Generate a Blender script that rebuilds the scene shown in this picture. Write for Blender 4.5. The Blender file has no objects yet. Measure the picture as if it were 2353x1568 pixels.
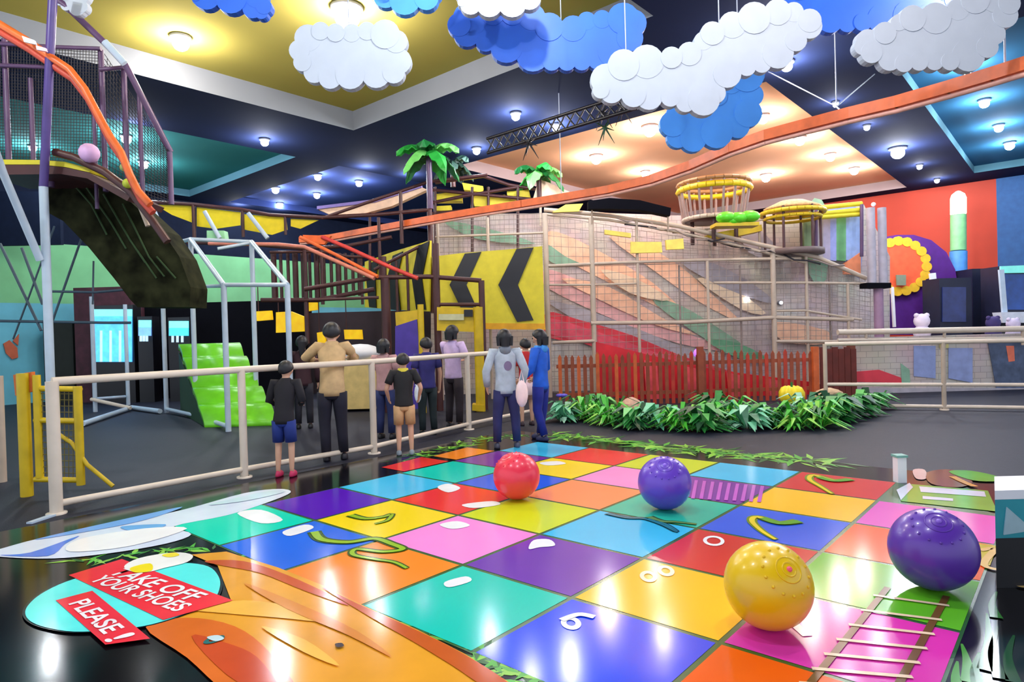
import bpy, bmesh, math, random
from mathutils import Vector, Matrix
from mathutils.geometry import tessellate_polygon
random.seed(7)
S = bpy.context.scene
COL = S.collection
PI = math.pi

# ------------------------------------------------------------------ camera, world, exposure
FP, YAW, PITCH, ROLL, EYE = 1497.0, .718, -.011, -.028, 1.45
CX, CY = 1176.5, 784.0
cF = Vector((math.cos(YAW)*math.cos(PITCH), math.sin(YAW)*math.cos(PITCH), math.sin(PITCH)))
cR = cF.cross(Vector((0, 0, 1))).normalized(); cU = cR.cross(cF)
cr, sr = math.cos(ROLL), math.sin(ROLL)
cR, cU = cR*cr + cU*sr, -cR*sr + cU*cr
CAM = Vector((0, 0, EYE))
cam_d = bpy.data.cameras.new('camera'); cam = bpy.data.objects.new('camera', cam_d); COL.objects.link(cam)
cam_d.sensor_width = 36; cam_d.lens = FP/2353*36; cam_d.clip_end = 200; cam_d.clip_start = .05
m4 = Matrix((cR, cU, -cF)).transposed().to_4x4(); m4.translation = CAM
cam.matrix_world = m4
S.camera = cam
W = bpy.data.worlds.new('world'); S.world = W; W.use_nodes = True
W.node_tree.nodes['Background'].inputs[0].default_value = (.80, .88, 1, 1)
W.node_tree.nodes['Background'].inputs[1].default_value = 1.0
S.view_settings.view_transform = 'Standard'; S.view_settings.look = 'None'
S.view_settings.exposure = 0.45; S.view_settings.gamma = 1; S.view_settings.use_curve_mapping = False
LAMP_W = 48.0

CEIL = 5.8
def ray(x, y): return cF + cR*((x-CX)/FP) - cU*((y-CY)/FP)
def at(x, y, d): return CAM + ray(x, y)*d                       # point at a given depth in front of the camera
def onz(x, y, z=0.0):
    r = ray(x, y); return CAM + r*((z-EYE)/r.z)
def onX(x, y, X):
    r = ray(x, y); return CAM + r*(X/r.x)
def onY(x, y, Y):
    r = ray(x, y); return CAM + r*(Y/r.y)
def gnd(p): return Vector((p.x, p.y, 0))
FH = Vector((cF.x, cF.y, 0)).normalized()                        # level forward
RH = Vector((cR.x, cR.y, 0)).normalized()                        # level right
UZ = Vector((0, 0, 1))

# ------------------------------------------------------------------ materials
def lin(c):
    return tuple((v/255/12.92 if v/255 <= .04045 else ((v/255+.055)/1.055)**2.4) for v in c)
MATS = {}
def mat(name, rgb, rough=.5, metal=0, var=.12, scale=6, emit=0, coat=0, spec=.5, alpha=1, bump=0):
    if name in MATS: return MATS[name]
    m = bpy.data.materials.new(name); m.use_nodes = True; nt = m.node_tree
    b = nt.nodes['Principled BSDF']; c = lin(rgb)
    tc = nt.nodes.new('ShaderNodeTexCoord'); nz = nt.nodes.new('ShaderNodeTexNoise')
    nz.inputs['Scale'].default_value = scale; nz.inputs['Detail'].default_value = 3
    rp = nt.nodes.new('ShaderNodeValToRGB')
    rp.color_ramp.elements[0].position = .3; rp.color_ramp.elements[1].position = .7
    rp.color_ramp.elements[0].color = tuple(v*(1-var) for v in c)+(1,)
    rp.color_ramp.elements[1].color = tuple(min(1, v*(1+var)) for v in c)+(1,)
    nt.links.new(tc.outputs['Object'], nz.inputs['Vector']); nt.links.new(nz.outputs['Fac'], rp.inputs['Fac'])
    nt.links.new(rp.outputs['Color'], b.inputs['Base Color'])
    b.inputs['Roughness'].default_value = rough; b.inputs['Metallic'].default_value = metal
    b.inputs['Specular IOR Level'].default_value = spec; b.inputs['Coat Weight'].default_value = coat
    b.inputs['Coat Roughness'].default_value = .12
    if bump:
        bp = nt.nodes.new('ShaderNodeBump'); bp.inputs['Strength'].default_value = bump; bp.inputs['Distance'].default_value = .02
        n2 = nt.nodes.new('ShaderNodeTexNoise'); n2.inputs['Scale'].default_value = scale*6
        nt.links.new(tc.outputs['Object'], n2.inputs['Vector']); nt.links.new(n2.outputs['Fac'], bp.inputs['Height'])
        nt.links.new(bp.outputs['Normal'], b.inputs['Normal'])
    if emit:
        b.inputs['Emission Color'].default_value = c+(1,); b.inputs['Emission Strength'].default_value = emit
    if alpha < 1: b.inputs['Alpha'].default_value = alpha
    MATS[name] = m; return m

def brick_mat(name, c1, c2, mortar, scale=3.0):
    m = bpy.data.materials.new(name); m.use_nodes = True; nt = m.node_tree; b = nt.nodes['Principled BSDF']
    tc = nt.nodes.new('ShaderNodeTexCoord'); br = nt.nodes.new('ShaderNodeTexBrick'); nz = nt.nodes.new('ShaderNodeTexNoise')
    mx = nt.nodes.new('ShaderNodeMixRGB'); mx.blend_type = 'MULTIPLY'; mx.inputs[0].default_value = .35
    br.inputs['Scale'].default_value = scale; br.inputs['Color1'].default_value = lin(c1)+(1,)
    br.inputs['Color2'].default_value = lin(c2)+(1,); br.inputs['Mortar'].default_value = lin(mortar)+(1,)
    br.inputs['Mortar Size'].default_value = .012; nz.inputs['Scale'].default_value = 1.3
    nt.links.new(tc.outputs['UV'], br.inputs['Vector']); nt.links.new(tc.outputs['Object'], nz.inputs['Vector'])
    nt.links.new(br.outputs['Color'], mx.inputs[1]); nt.links.new(nz.outputs['Color'], mx.inputs[2])
    nt.links.new(mx.outputs[0], b.inputs['Base Color']); b.inputs['Roughness'].default_value = .6
    return m

M_white = mat('white_paint', (238, 240, 246), .5, var=.03)
M_cloud = mat('cloud_white', (186, 194, 206), .7, var=.03, spec=.2)
M_blue = mat('cloud_blue', (40, 100, 212), .5, var=.12, scale=2)
M_skyb = mat('cloud_sky_blue', (72, 150, 236), .5, var=.1, scale=2)
M_black = mat('black', (16, 16, 24), .4)
M_dark = mat('dark_void', (12, 12, 20), .9, spec=.1)
M_beige = mat('beige_rail', (222, 206, 188), .35, var=.05)
M_lgray = mat('pale_pipe', (186, 204, 222), .3, var=.05)
M_tan = mat('tan_pipe', (190, 172, 154), .4, var=.08)
M_purpipe = mat('purple_pipe', (92, 66, 104), .4)
M_brown = mat('brown_pipe', (74, 38, 40), .45)
M_wire = mat('steel_wire', (170, 178, 196), .4)
M_yel = mat('yellow_panel', (214, 200, 44), .55, var=.08)
M_yelframe = mat('yellow_frame', (210, 178, 16), .45)
M_orange = mat('orange_track', (232, 108, 48), .4, var=.15)
M_net = mat('net_cord', (150, 136, 130), .8)
M_netd = mat('dark_net_cord', (46, 44, 52), .8)
M_skin = mat('skin', (214, 164, 136), .55, var=.05)
M_hair = mat('hair', (22, 20, 26), .45)
M_lens = mat('lamp_glass', (240, 246, 255), .4, emit=190, var=0)
M_lensw = mat('lamp_glass_warm', (255, 236, 226), .4, emit=130, var=0)
M_house = mat('lamp_housing', (120, 126, 140), .4)

# ------------------------------------------------------------------ mesh builder
class MB:
    def __init__(s): s.v = []; s.f = []; s.mi = []; s.sm = []; s.cur = 0; s.uv = None
    def add(s, vs, fs, smooth=False):
        o = len(s.v); s.v += [tuple(v) for v in vs]
        for f in fs: s.f.append(tuple(i+o for i in f)); s.mi.append(s.cur); s.sm.append(smooth)
        return s
    def box(s, c, sz, rz=0):
        c = Vector(c); x, y, z = (q/2 for q in sz); co, si = math.cos(rz), math.sin(rz)
        vs = [c+Vector((a*x*co-b*y*si, a*x*si+b*y*co, e*z)) for e in (-1, 1) for a, b in ((-1, -1), (1, -1), (1, 1), (-1, 1))]
        return s.add(vs, [(3, 2, 1, 0), (4, 5, 6, 7), (0, 1, 5, 4), (1, 2, 6, 5), (2, 3, 7, 6), (3, 0, 4, 7)])
    def beam(s, a, b, w, h, up=UZ):
        a, b = Vector(a), Vector(b); d = (b-a).normalized()
        sd = d.cross(up)
        if sd.length < 1e-4: sd = d.cross(Vector((1, 0, 0)))
        sd.normalize(); u = sd.cross(d)
        vs = [p+sd*(i*w/2)+u*(j*h/2) for p in (a, b) for i, j in ((-1, -1), (1, -1), (1, 1), (-1, 1))]
        return s.add(vs, [(3, 2, 1, 0), (4, 5, 6, 7), (0, 1, 5, 4), (1, 2, 6, 5), (2, 3, 7, 6), (3, 0, 4, 7)])
    def tube(s, pts, r, n=8, r2=None):
        pts = [Vector(p) for p in pts]; k = len(pts); rings = []
        pu = None
        for i, p in enumerate(pts):
            d = (pts[min(i+1, k-1)]-pts[max(i-1, 0)]).normalized()
            if pu is None:
                ref = UZ if abs(d.z) < .9 else Vector((1, 0, 0)); sd = d.cross(ref).normalized()
            else:
                sd = (pu - d*pu.dot(d)).normalized()
            pu = sd; u = sd.cross(d)
            rr = r if r2 is None else r+(r2-r)*i/(k-1)
            rings.append([p+sd*math.cos(t*2*PI/n)*rr+u*math.sin(t*2*PI/n)*rr for t in range(n)])
        vs = [v for q in rings for v in q]
        fs = [(i*n+t, (i+1)*n+t, (i+1)*n+(t+1) % n, i*n+(t+1) % n) for i in range(k-1) for t in range(n)]
        s.add(vs, fs, True); s.add(rings[0], [tuple(range(n))]); s.add(rings[-1], [tuple(range(n-1, -1, -1))])
        return s
    def lathe(s, c, prof, n=24, ax=UZ):
        c = Vector(c); ax = Vector(ax).normalized(); x = ax.orthogonal().normalized(); y = ax.cross(x)
        vs = [c+ax*z+(x*math.cos(t*2*PI/n)+y*math.sin(t*2*PI/n))*max(r, 1e-5) for r, z in prof for t in range(n)]
        fs = [(i*n+t, i*n+(t+1) % n, (i+1)*n+(t+1) % n, (i+1)*n+t) for i in range(len(prof)-1) for t in range(n)]
        return s.add(vs, fs, True)
    def ball(s, c, r, n=12, sc=(1, 1, 1)):
        c = Vector(c); k = max(4, n//2)
        vs = []; fs = []
        for i in range(k+1):
            a = PI*i/k
            for t in range(n):
                b = 2*PI*t/n
                vs.append(c+Vector((math.sin(a)*math.cos(b)*r*sc[0], math.sin(a)*math.sin(b)*r*sc[1], -math.cos(a)*r*sc[2])))
        fs = [(i*n+t, i*n+(t+1) % n, (i+1)*n+(t+1) % n, (i+1)*n+t) for i in range(k) for t in range(n)]
        return s.add(vs, fs, True)
    def prism(s, pts, off):                       # closed outline (3-D, planar) extruded by a vector
        pts = [Vector(p) for p in pts]; n = len(pts); off = Vector(off)
        tri = tessellate_polygon([pts])
        vs = pts+[p+off for p in pts]
        fs = [tuple(t) for t in tri]+[tuple(i+n for i in reversed(t)) for t in tri]
        fs += [(i, (i+1) % n, (i+1) % n+n, i+n) for i in range(n)]
        return s.add(vs, fs)
    def build(s, name, mats, parent=None, loc=None, stuff=False):
        me = bpy.data.meshes.new(name)
        o = bpy.data.objects.new(name, me); COL.objects.link(o)
        L = Vector(loc) if loc is not None else Vector((0, 0, 0))
        if parent is not None: o.parent = parent; base = parent['_w'] if '_w' in parent else (0, 0, 0); L = Vector(base)
        elif loc is not None: o.location = L
        o['_w'] = tuple(L)
        me.from_pydata([tuple(Vector(v)-L) for v in s.v], [], s.f)
        for m in (mats if isinstance(mats, (list, tuple)) else [mats]): me.materials.append(m)
        for p, i, q in zip(me.polygons, s.mi, s.sm): p.material_index = i; p.use_smooth = q
        bm = bmesh.new(); bm.from_mesh(me); bmesh.ops.recalc_face_normals(bm, faces=bm.faces); bm.to_mesh(me); bm.free()
        if stuff: o['kind'] = 'stuff'
        return o

def tag(o, label=None, cat=None, group=None, kind=None):
    if label: o['label'] = label
    if cat: o['category'] = cat
    if group: o['group'] = group
    if kind: o['kind'] = kind
    return o
def thing(name, loc, label, cat, group=None):
    o = bpy.data.objects.new(name, None); COL.objects.link(o); o.location = loc; o['_w'] = tuple(Vector(loc))
    o.empty_display_size = .1
    return tag(o, label, cat, group)
def struct(mb, name, mats): return tag(mb.build(name, mats), kind='structure')
def tubepart(name, pts, r, m, parent, n=8): return MB().tube(pts, r, n).build(name, m, parent)

# ------------------------------------------------------------------ setting: floor
def floor_mat(name, rgb, rough, var=.2, scale=3, spec=.5):
    m = mat(name, rgb, rough, var=var, scale=scale, spec=spec); return m
M_gloss = floor_mat('glossy_black_floor', (10, 9, 15), .13, var=.3, scale=1.5, spec=.4)
M_carpet = mat('dark_grey_matting', (29, 31, 48), .6, var=.12, scale=14, bump=.15, spec=.3)
fl = MB(); gx, gy = 7.35, 6.45
fl.cur = 0; fl.add([(-4, -8, 0), (gx, -8, 0), (gx, gy, 0), (-4, gy, 0)], [(0, 1, 2, 3)])
fl.cur = 1; fl.add([(gx, -8, 0), (30, -8, 0), (30, gy, 0), (gx, gy, 0)], [(0, 1, 2, 3)])
fl.add([(-4, gy, 0), (30, gy, 0), (30, 24, 0), (-4, 24, 0)], [(0, 1, 2, 3)])
fl.add([(-4, -8, -.2), (30, -8, -.2), (30, 24, -.2), (-4, 24, -.2)], [(3, 2, 1, 0)])
struct(fl, 'floor', [M_gloss, M_carpet])

# ------------------------------------------------------------------ setting: ceiling with recesses
M_navy = mat('ceiling_navy', (31, 40, 72), .9, var=.1, scale=.6, spec=.05)
M_olive = mat('ceiling_yellow', (172, 162, 84), .9, var=.06, scale=.5, spec=.05)
M_teal = mat('ceiling_teal', (50, 118, 120), .9, var=.08, scale=.5, spec=.05)
M_corange = mat('ceiling_orange', (240, 184, 146), .9, var=.1, scale=.4, spec=.05)
M_cblue = mat('ceiling_blue', (44, 98, 136), .9, var=.08, scale=.5, spec=.05)
M_cnavy2 = mat('ceiling_slate_blue', (46, 60, 110), .9, var=.08, scale=.5, spec=.05)
M_cgrey = mat('ceiling_grey_lip', (122, 128, 136), .9, var=.04, scale=1, spec=.05)
M_clip2 = mat('ceiling_lilac_lip', (168, 150, 152), .9, var=.04, scale=1, spec=.05)
M_clip3 = mat('ceiling_blue_lip', (84, 128, 146), .9, var=.04, scale=1, spec=.05)
coves = [((-3.6, 8.2), (4.4, 11.4), .4, 1, 6), ((-3.6, 8.4), (14, 19.9), .2, 2, 8), ((11.8, 24.2), (4.15, 12.1), .3, 3, 7),
         ((12.0, 23.5), (-7, 2.3), .2, 4, 8), ((9.6, 24.2), (14.0, 19.9), .2, 5, 5)]
xs = sorted({-4, 30, *[v for c in coves for v in c[0]]}); ys = sorted({-8, 24, *[v for c in coves for v in c[1]]})
ce = MB()
def incove(x, y): return any(c[0][0] < x < c[0][1] and c[1][0] < y < c[1][1] for c in coves)
for i in range(len(xs)-1):
    for j in range(len(ys)-1):
        if not incove((xs[i]+xs[i+1])/2, (ys[j]+ys[j+1])/2):
            ce.add([(xs[i], ys[j], CEIL), (xs[i+1], ys[j], CEIL), (xs[i+1], ys[j+1], CEIL), (xs[i], ys[j+1], CEIL)], [(3, 2, 1, 0)])
for (x0, x1), (y0, y1), h, mi, lip in coves:
    lo = [(x0, y0), (x1, y0), (x1, y1), (x0, y1)]; g = .28
    hi = [(x0+g, y0+g), (x1-g, y0+g), (x1-g, y1-g), (x0+g, y1-g)]
    ce.cur = lip
    for a in range(4):
        b = (a+1) % 4
        ce.add([(*lo[a], CEIL), (*lo[b], CEIL), (*lo[b], CEIL+h), (*lo[a], CEIL+h)], [(0, 1, 2, 3)])
    ce.cur = mi
    ce.add([(*p, CEIL+h) for p in lo], [(3, 2, 1, 0)])
ce.cur = 0; ce.add([(-4, -8, CEIL+.9), (30, -8, CEIL+.9), (30, 24, CEIL+.9), (-4, 24, CEIL+.9)], [(0, 1, 2, 3)])
struct(ce, 'ceiling', [M_navy, M_olive, M_teal, M_corange, M_cblue, M_cnavy2, M_cgrey, M_clip2, M_clip3])

# ------------------------------------------------------------------ setting: walls
M_wgreen = mat('wall_green', (112, 182, 128), .7, var=.08, scale=2)
M_waqua = mat('wall_aqua', (98, 176, 196), .7, var=.1, scale=2)
M_wdark = mat('wall_dark_blue', (18, 26, 46), .8, spec=.1)
M_worange = mat('wall_orange', (190, 62, 40), .7, var=.12, scale=.6)
M_wblue = mat('wall_blue', (44, 92, 150), .7)
YL = 20.6
w = MB()
w.cur = 1; w.box((13, YL+.1, 1.3), (34, .2, 2.6)); w.cur = 0; w.box((13, YL+.1, 3.4), (34, .2, 1.6)); w.cur = 2; w.box((13, YL+.1, 5.0), (34, .2, 1.6))
struct(w, 'wall_left', [M_wgreen, M_waqua, M_wdark])
w = MB(); w.cur = 0; w.box((25.1, 11.25, 2.9), (.2, 18.7, 5.8)); w.cur = 1; w.box((25.1, -3.05, 2.9), (.2, 9.9, 5.8))
struct(w, 'wall_back', [M_worange, M_wblue])

# ------------------------------------------------------------------ lamps
lampn = {}
def downlight(x, y, z, r, zone, power=1.0, warm=False, label=None, real=None):
    r *= .85; p = onz(x, y, z-.06) if real is None else Vector((real[0], real[1], z))
    p.z = z
    lampn[zone] = lampn.get(zone, 0)+1
    t = thing('ceiling_downlight', (p.x, p.y, z), label or ('round ceiling spotlight, %s' % zone), 'ceiling light', 'ceiling spotlights, '+zone.split(',')[0])
    MB().lathe(p, [(r*1.0, 0), (r*1.25, -.01), (r*1.25, -.04), (r, -.05), (r*.8, -.03)], 16).build('housing', M_house, t)
    MB().ball(p+Vector((0, 0, -.04-r*.6)), r*.95, 14, (1, 1, .9)).build('lens', M_lensw if warm else M_lens, t)
    ld = bpy.data.lights.new('bulb', 'POINT'); ld.energy = LAMP_W*power; ld.shadow_soft_size = .05
    ld.color = (1, .93, .88) if warm else (.93, .96, 1)
    lo = bpy.data.objects.new('bulb', ld); COL.objects.link(lo); lo.parent = t; lo.location = (0, 0, -.04-r*1.6-.22)
    return t
L = [
 # px, py, zone text, height, radius, power, warm
 (415, 92, 'yellow recess, beside the top of the climbing tower', 'Y', .15, 1.3, 1), (797, 25, 'yellow recess, above the round white cloud', 'Y', .22, 1.5, 1),
 (608, 325, 'navy ceiling, just beside the tip of the teal recess', 'N', .10, 1.2, 0), (1185, 265, 'navy ceiling, under the big blue cloud', 'N', .10, 1.2, 0),
 (1278, 292, 'navy ceiling, at the upper end of the hanging dark truss', 'N', .10, 1.1, 0), (1095, 345, 'navy ceiling, at the lower end of the hanging dark truss', 'N', .10, .8, 0),
 (842, 370, 'slate blue ceiling, highest of the far group', 'S', .11, .8, 0), (940, 388, 'slate blue ceiling, just left of the tall palm', 'S', .11, .8, 0),
 (825, 420, 'slate blue ceiling, below the highest one of the far group', 'S', .11, .8, 0), (730, 405, 'slate blue ceiling, upper one of the middle pair', 'S', .11, .8, 0),
 (728, 448, 'slate blue ceiling, lower one of the middle pair', 'S', .11, .7, 0), (633, 435, 'slate blue ceiling, upper one of the left pair', 'S', .12, .8, 0),
 (643, 470, 'slate blue ceiling, lower one of the left pair above the yellow sails', 'S', .11, .6, 0), (550, 460, 'slate blue ceiling, leftmost above the yellow sails', 'S', .10, .6, 0),
 (1808, 148, 'navy ceiling, beside the right end of the big white cloud', 'N', .11, 1.3, 0), (2063, 345, 'navy ceiling, big one between orange and blue recesses', 'N', .19, 2.0, 0),
 (1920, 240, 'navy ceiling, where the three track cables meet', 'N', .06, .4, 0), (1992, 293, 'navy ceiling, small one just under the orange track', 'N', .07, .4, 0),
 (2113, 383, 'navy ceiling, small one right below the biggest lamp', 'N', .08, .4, 0), (2153, 415, 'navy ceiling, smallest one above the lit column', 'N', .08, .4, 0),
 (290, 317, 'teal recess, behind the orange curved rail', 'T', .12, 1.0, 0), (75, 340, 'teal recess, over the tower deck', 'T', .09, .9, 0),
 (330, 375, 'teal recess, right of the orange curved rail', 'T', .13, 1.0, 0), (302, 265, 'teal recess, top one beside the tower roof', 'T', .08, .6, 0),
 (1753, 270, 'orange recess, upper right one by the blue cloud', 'O', .13, .8, 1), (1838, 320, 'orange recess, next below the orange track', 'O', .14, .8, 1),
 (1908, 358, 'orange recess, middle of the right row', 'O', .14, .8, 1), (1963, 390, 'orange recess, rightmost', 'O', .14, .8, 1),
 (1760, 405, 'orange recess, just right of the basket lookout', 'O', .16, .9, 1), (1493, 295, 'orange recess, under the big white cloud', 'O', .17, 1.0, 1),
 (1370, 362, 'orange recess, leftmost', 'O', .16, .9, 1), (1483, 398, 'orange recess, low one above the dark awning', 'O', .13, .7, 1),
 (2222, 158, 'blue recess, topmost above the orange track', 'B', .10, .9, 0), (2262, 235, 'blue recess, next below the orange track', 'B', .11, .9, 0),
 (2295, 292, 'blue recess, third one down', 'B', .11, .8, 0), (2320, 332, 'blue recess, lowest', 'B', .13, .8, 0)]
HZ = {'Y': CEIL+.4, 'N': CEIL, 'S': CEIL+.2, 'T': CEIL+.2, 'O': CEIL+.3, 'B': CEIL+.2}
for x, y, zn, h, r, pw, wm in L: downlight(x, y, HZ[h], r, zn, pw, wm)
for k, (x, y) in enumerate([(2.2, 1.2), (5.0, 1.0), (1.0, 4.0), (8.5, .2), (4.2, 3.4), (9.9, -2.5), (0, 8.6), (10, 3.2)]):  # unseen lamps added overhead to brighten the near game floor
    z = CEIL if not incove(x, y) else CEIL+(.4 if x < 8.2 else .2)
    downlight(0, 0, z, .1, 'added fill over the game floor', 2.3, k % 2, 'added fill lamp over the game floor, unseen above the view', (x, y))

# ------------------------------------------------------------------ hanging clouds
def lobed(nodes, bulge=.5, seg=7):
    out = []
    area = sum(nodes[i][0]*nodes[(i+1) % len(nodes)][1]-nodes[(i+1) % len(nodes)][0]*nodes[i][1] for i in range(len(nodes)))
    sg = 1 if area > 0 else -1
    for i, (x0, y0) in enumerate(nodes):
        x1, y1 = nodes[(i+1) % len(nodes)]
        mx, my = (x0+x1)/2, (y0+y1)/2; dx, dy = (x1-x0)/2, (y1-y0)/2
        for k in range(seg):
            a = PI*k/seg
            out.append((mx-dx*math.cos(a)+sg*dy*math.sin(a)*bulge*1.6, my-dy*math.cos(a)-sg*dx*math.sin(a)*bulge*1.6))
    return out
def cloud(nodes, d, m, label, wires=(), bulge=.5, cat='hanging cloud', grp='painted board clouds under the ceiling'):
    P_ = [at(x, y, d) for x, y in nodes]; c = sum(P_, Vector())/len(P_)
    t = thing('hanging_cloud', c, label, cat, grp)
    mb = MB(); mb.prism(P_, cF*.07); n = len(P_); XR, YR = cR, cU
    area = sum(nodes[i][0]*nodes[(i+1) % n][1]-nodes[(i+1) % n][0]*nodes[i][1] for i in range(n)); sg = 1 if area > 0 else -1
    for i in range(n):                                            # scalloped lobes along every edge
        (x0, y0), (x1, y1) = nodes[i], nodes[(i+1) % n]; L_ = math.hypot(x1-x0, y1-y0); k = max(1, round(L_/46))
        for q in range(k):
            u = (q+.5)/k; mx, my = x0+(x1-x0)*u, y0+(y1-y0)*u; rr = L_/k*.60*d/FP
            nx, ny = (y1-y0)/L_*sg, -(x1-x0)/L_*sg
            o_ = at(mx-nx*L_/k*.22, my-ny*L_/k*.22, d); e_ = .0015*((i*3+q) % 5+1)
            ring_ = [o_+XR*math.cos(a)*rr+YR*math.sin(a)*rr-cF*e_ for a in [2*PI*z/20 for z in range(20)]]
            mb.add(ring_+[v+cF*(.07+2*e_) for v in ring_], [tuple(range(20)), tuple(range(39, 19, -1))]+[(z, (z+1) % 20, (z+1) % 20+20, z+20) for z in range(20)])
    mb.build('cloud_board', m, t)
    for (wx, wy) in wires:
        a = at(wx, wy, d)+cF*.035; b = Vector((a.x, a.y, CEIL-.01 if not incove(a.x, a.y) else CEIL+.3))
        if b.z > a.z: tubepart('hanging_wire', [a, b], .006, M_wire, t, 5)
    return t
cloud([(680, 95), (720, 62), (790, 70), (860, 62), (915, 72), (925, 115), (928, 165), (890, 185), (835, 178), (780, 190), (735, 185), (700, 162), (678, 135)], 6.4, M_cloud,
      'round white cloud board hanging alone in front of the yellow ceiling recess', [(800, 75)], .3)
cloud([(1045, 35), (1110, 22), (1200, 22), (1250, 35), (1290, 72), (1330, 42), (1400, 35), (1460, 25), (1472, 75), (1440, 115), (1390, 145), (1320, 150), (1250, 150), (1190, 130), (1130, 112), (1095, 95), (1045, 80)], 6.9, M_blue,
      'big blue cloud board with a notched top, left of the long white cloud', [(1290, 60)], .22)
cloud([(1365, 200), (1400, 150), (1455, 125), (1520, 130), (1560, 118), (1605, 110), (1612, 75), (1655, 60), (1700, 35), (1760, 22), (1810, 12), (1845, 28), (1885, 50), (1850, 85), (1820, 115), (1770, 150), (1700, 165), (1655, 195), (1650, 235), (1590, 250), (1520, 225), (1470, 240), (1430, 215), (1385, 225)], 6.2, M_cloud,
      'long white cloud board rising to the right in front of the blue boards', [(1655, 60), (1440, 130)], .4)
cloud([(1535, 260), (1600, 245), (1660, 205), (1680, 165), (1745, 150), (1735, 195), (1740, 240), (1720, 290), (1680, 310), (1620, 325), (1570, 335), (1535, 310)], 6.9, M_skyb,
      'sky blue cloud board peeping out below the long white cloud', [(1700, 170)], .25)
cloud([(1800, 10), (1810, -30), (1950, -70), (2120, -60), (2205, -20), (2200, 20), (2120, 45), (2060, 55), (2000, 58), (1930, 62), (1880, 50), (1850, 30)], 7.2, M_blue,
      'blue cloud board at the top edge between two white clouds', [(1950, 20)], .22)
cloud([(1970, 95), (2010, 75), (2050, 60), (2070, 35), (2120, 28), (2180, 30), (2210, 0), (2260, -25), (2320, -15), (2335, 25), (2300, 60), (2290, 100), (2260, 130), (2200, 150), (2130, 148), (2060, 155), (2020, 135), (1980, 125)], 6.0, M_cloud,
      'white cloud board at the right, over the orange track', [(2290, 30)], .35)
cloud([(1055, 0), (1070, -40), (1130, -60), (1210, -50), (1240, -10), (1205, 18), (1150, 20), (1100, 22), (1060, 15)], 6.4, M_cloud,
      'white cloud board cut by the top edge, above the big blue cloud', [], .3)
cloud([(440, -20), (500, -40), (580, -30), (612, 0), (615, 30), (590, 38), (560, 12), (500, 5), (450, 2)], 6.4, M_blue,
      'small blue cloud board at the top edge above the left lamp', [], .2)
cloud([(860, -15), (930, -45), (1000, -35), (1005, 0), (960, 12), (900, 12)], 6.6, M_skyb,
      'small sky blue cloud board at the top edge right of the brightest lamp', [], .25)
cloud([(130, 0), (140, -40), (185, -40), (195, 5), (192, 28), (160, 20), (140, 12)], 8.0, M_cloud,
      'small white cloud board at the top left behind the tower pole', [], .3)

# ------------------------------------------------------------------ orange track overhead
TZ = 3.9
tp = [(690, 552), (760, 546), (900, 520), (1000, 502), (1100, 485), (1200, 469), (1300, 453), (1400, 436), (1500, 412), (1590, 380), (1680, 340), (1760, 312), (1850, 288), (1950, 262), (2060, 236), (2180, 202), (2280, 172), (2420, 128)]
tpw = [onz(x, y, TZ) for x, y in tp]
t = thing('overhead_track', tpw[9], 'long orange track sweeping overhead from the scaffold to the upper right', 'zip track')
mb = MB()
for a, b in zip(tpw[:-1], tpw[1:]): mb.beam(a, b+(b-a).normalized()*.02, .12, .13)
mb.build('track_beam', M_orange, t)
mb = MB()
for a, b in zip(tpw[:-1], tpw[1:]): mb.tube([a-UZ*.09, b-UZ*.09], .03, 6)
tag(mb.build('running_rail', mat('rail_pale', (236, 176, 160), .35), t), 'pale rail below the track')
hub = onz(1922, 245, 4.2)
for q in [(1918, 70), (1765, 165), (2010, 170)]:
    e = onz(q[0], q[1], CEIL); tubepart('cable', [hub, e], .008, M_wire, t, 5)
tubepart('cable', [hub, onz(1940, 262, TZ)], .012, M_wire, t, 5)
e = onz(2310, 165, TZ); tubepart('cable', [e, Vector((e.x, e.y, CEIL+.02))], .01, M_wire, t, 5)
e = onz(1290, 455, TZ); tubepart('cable', [e, Vector((e.x, e.y, CEIL))], .01, M_wire, t, 5)

# dark lattice truss hanging below the navy ceiling
t = thing('hanging_truss', at(1300, 290, 11.2), 'dark lattice truss hanging under the ceiling between palms and white cloud', 'truss')
A, B = at(1120, 352, 12), at(1465, 248, 10.2); hh = UZ*.26
tubepart('chord', [A, B], .03, M_black, t); tubepart('chord', [A+hh, B+hh], .03, M_black, t)
mb = MB(); n = 16
for i in range(n):
    p, q = A.lerp(B, i/n), A.lerp(B, (i+1)/n)
    mb.tube([p, q+hh], .015, 5); mb.tube([p+hh, q], .015, 5)
mb.build('lattice', M_black, t)
for px, py in [(1385, 250), (1430, 240), (1215, 320), (1390, 285)]:
    mb = MB(); c = at(px, py+8, 10.8)
    for k in range(9):
        a = 2*PI*k/9; mb.tube([c, c+Vector((math.cos(a)*.16, math.sin(a)*.16, .1-.18*(k % 3)))], .02, 5, .004)
    mb.build('dark_foliage', M_black if px != 1390 else mat('deep_green', (24, 70, 40), .6), t)

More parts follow.
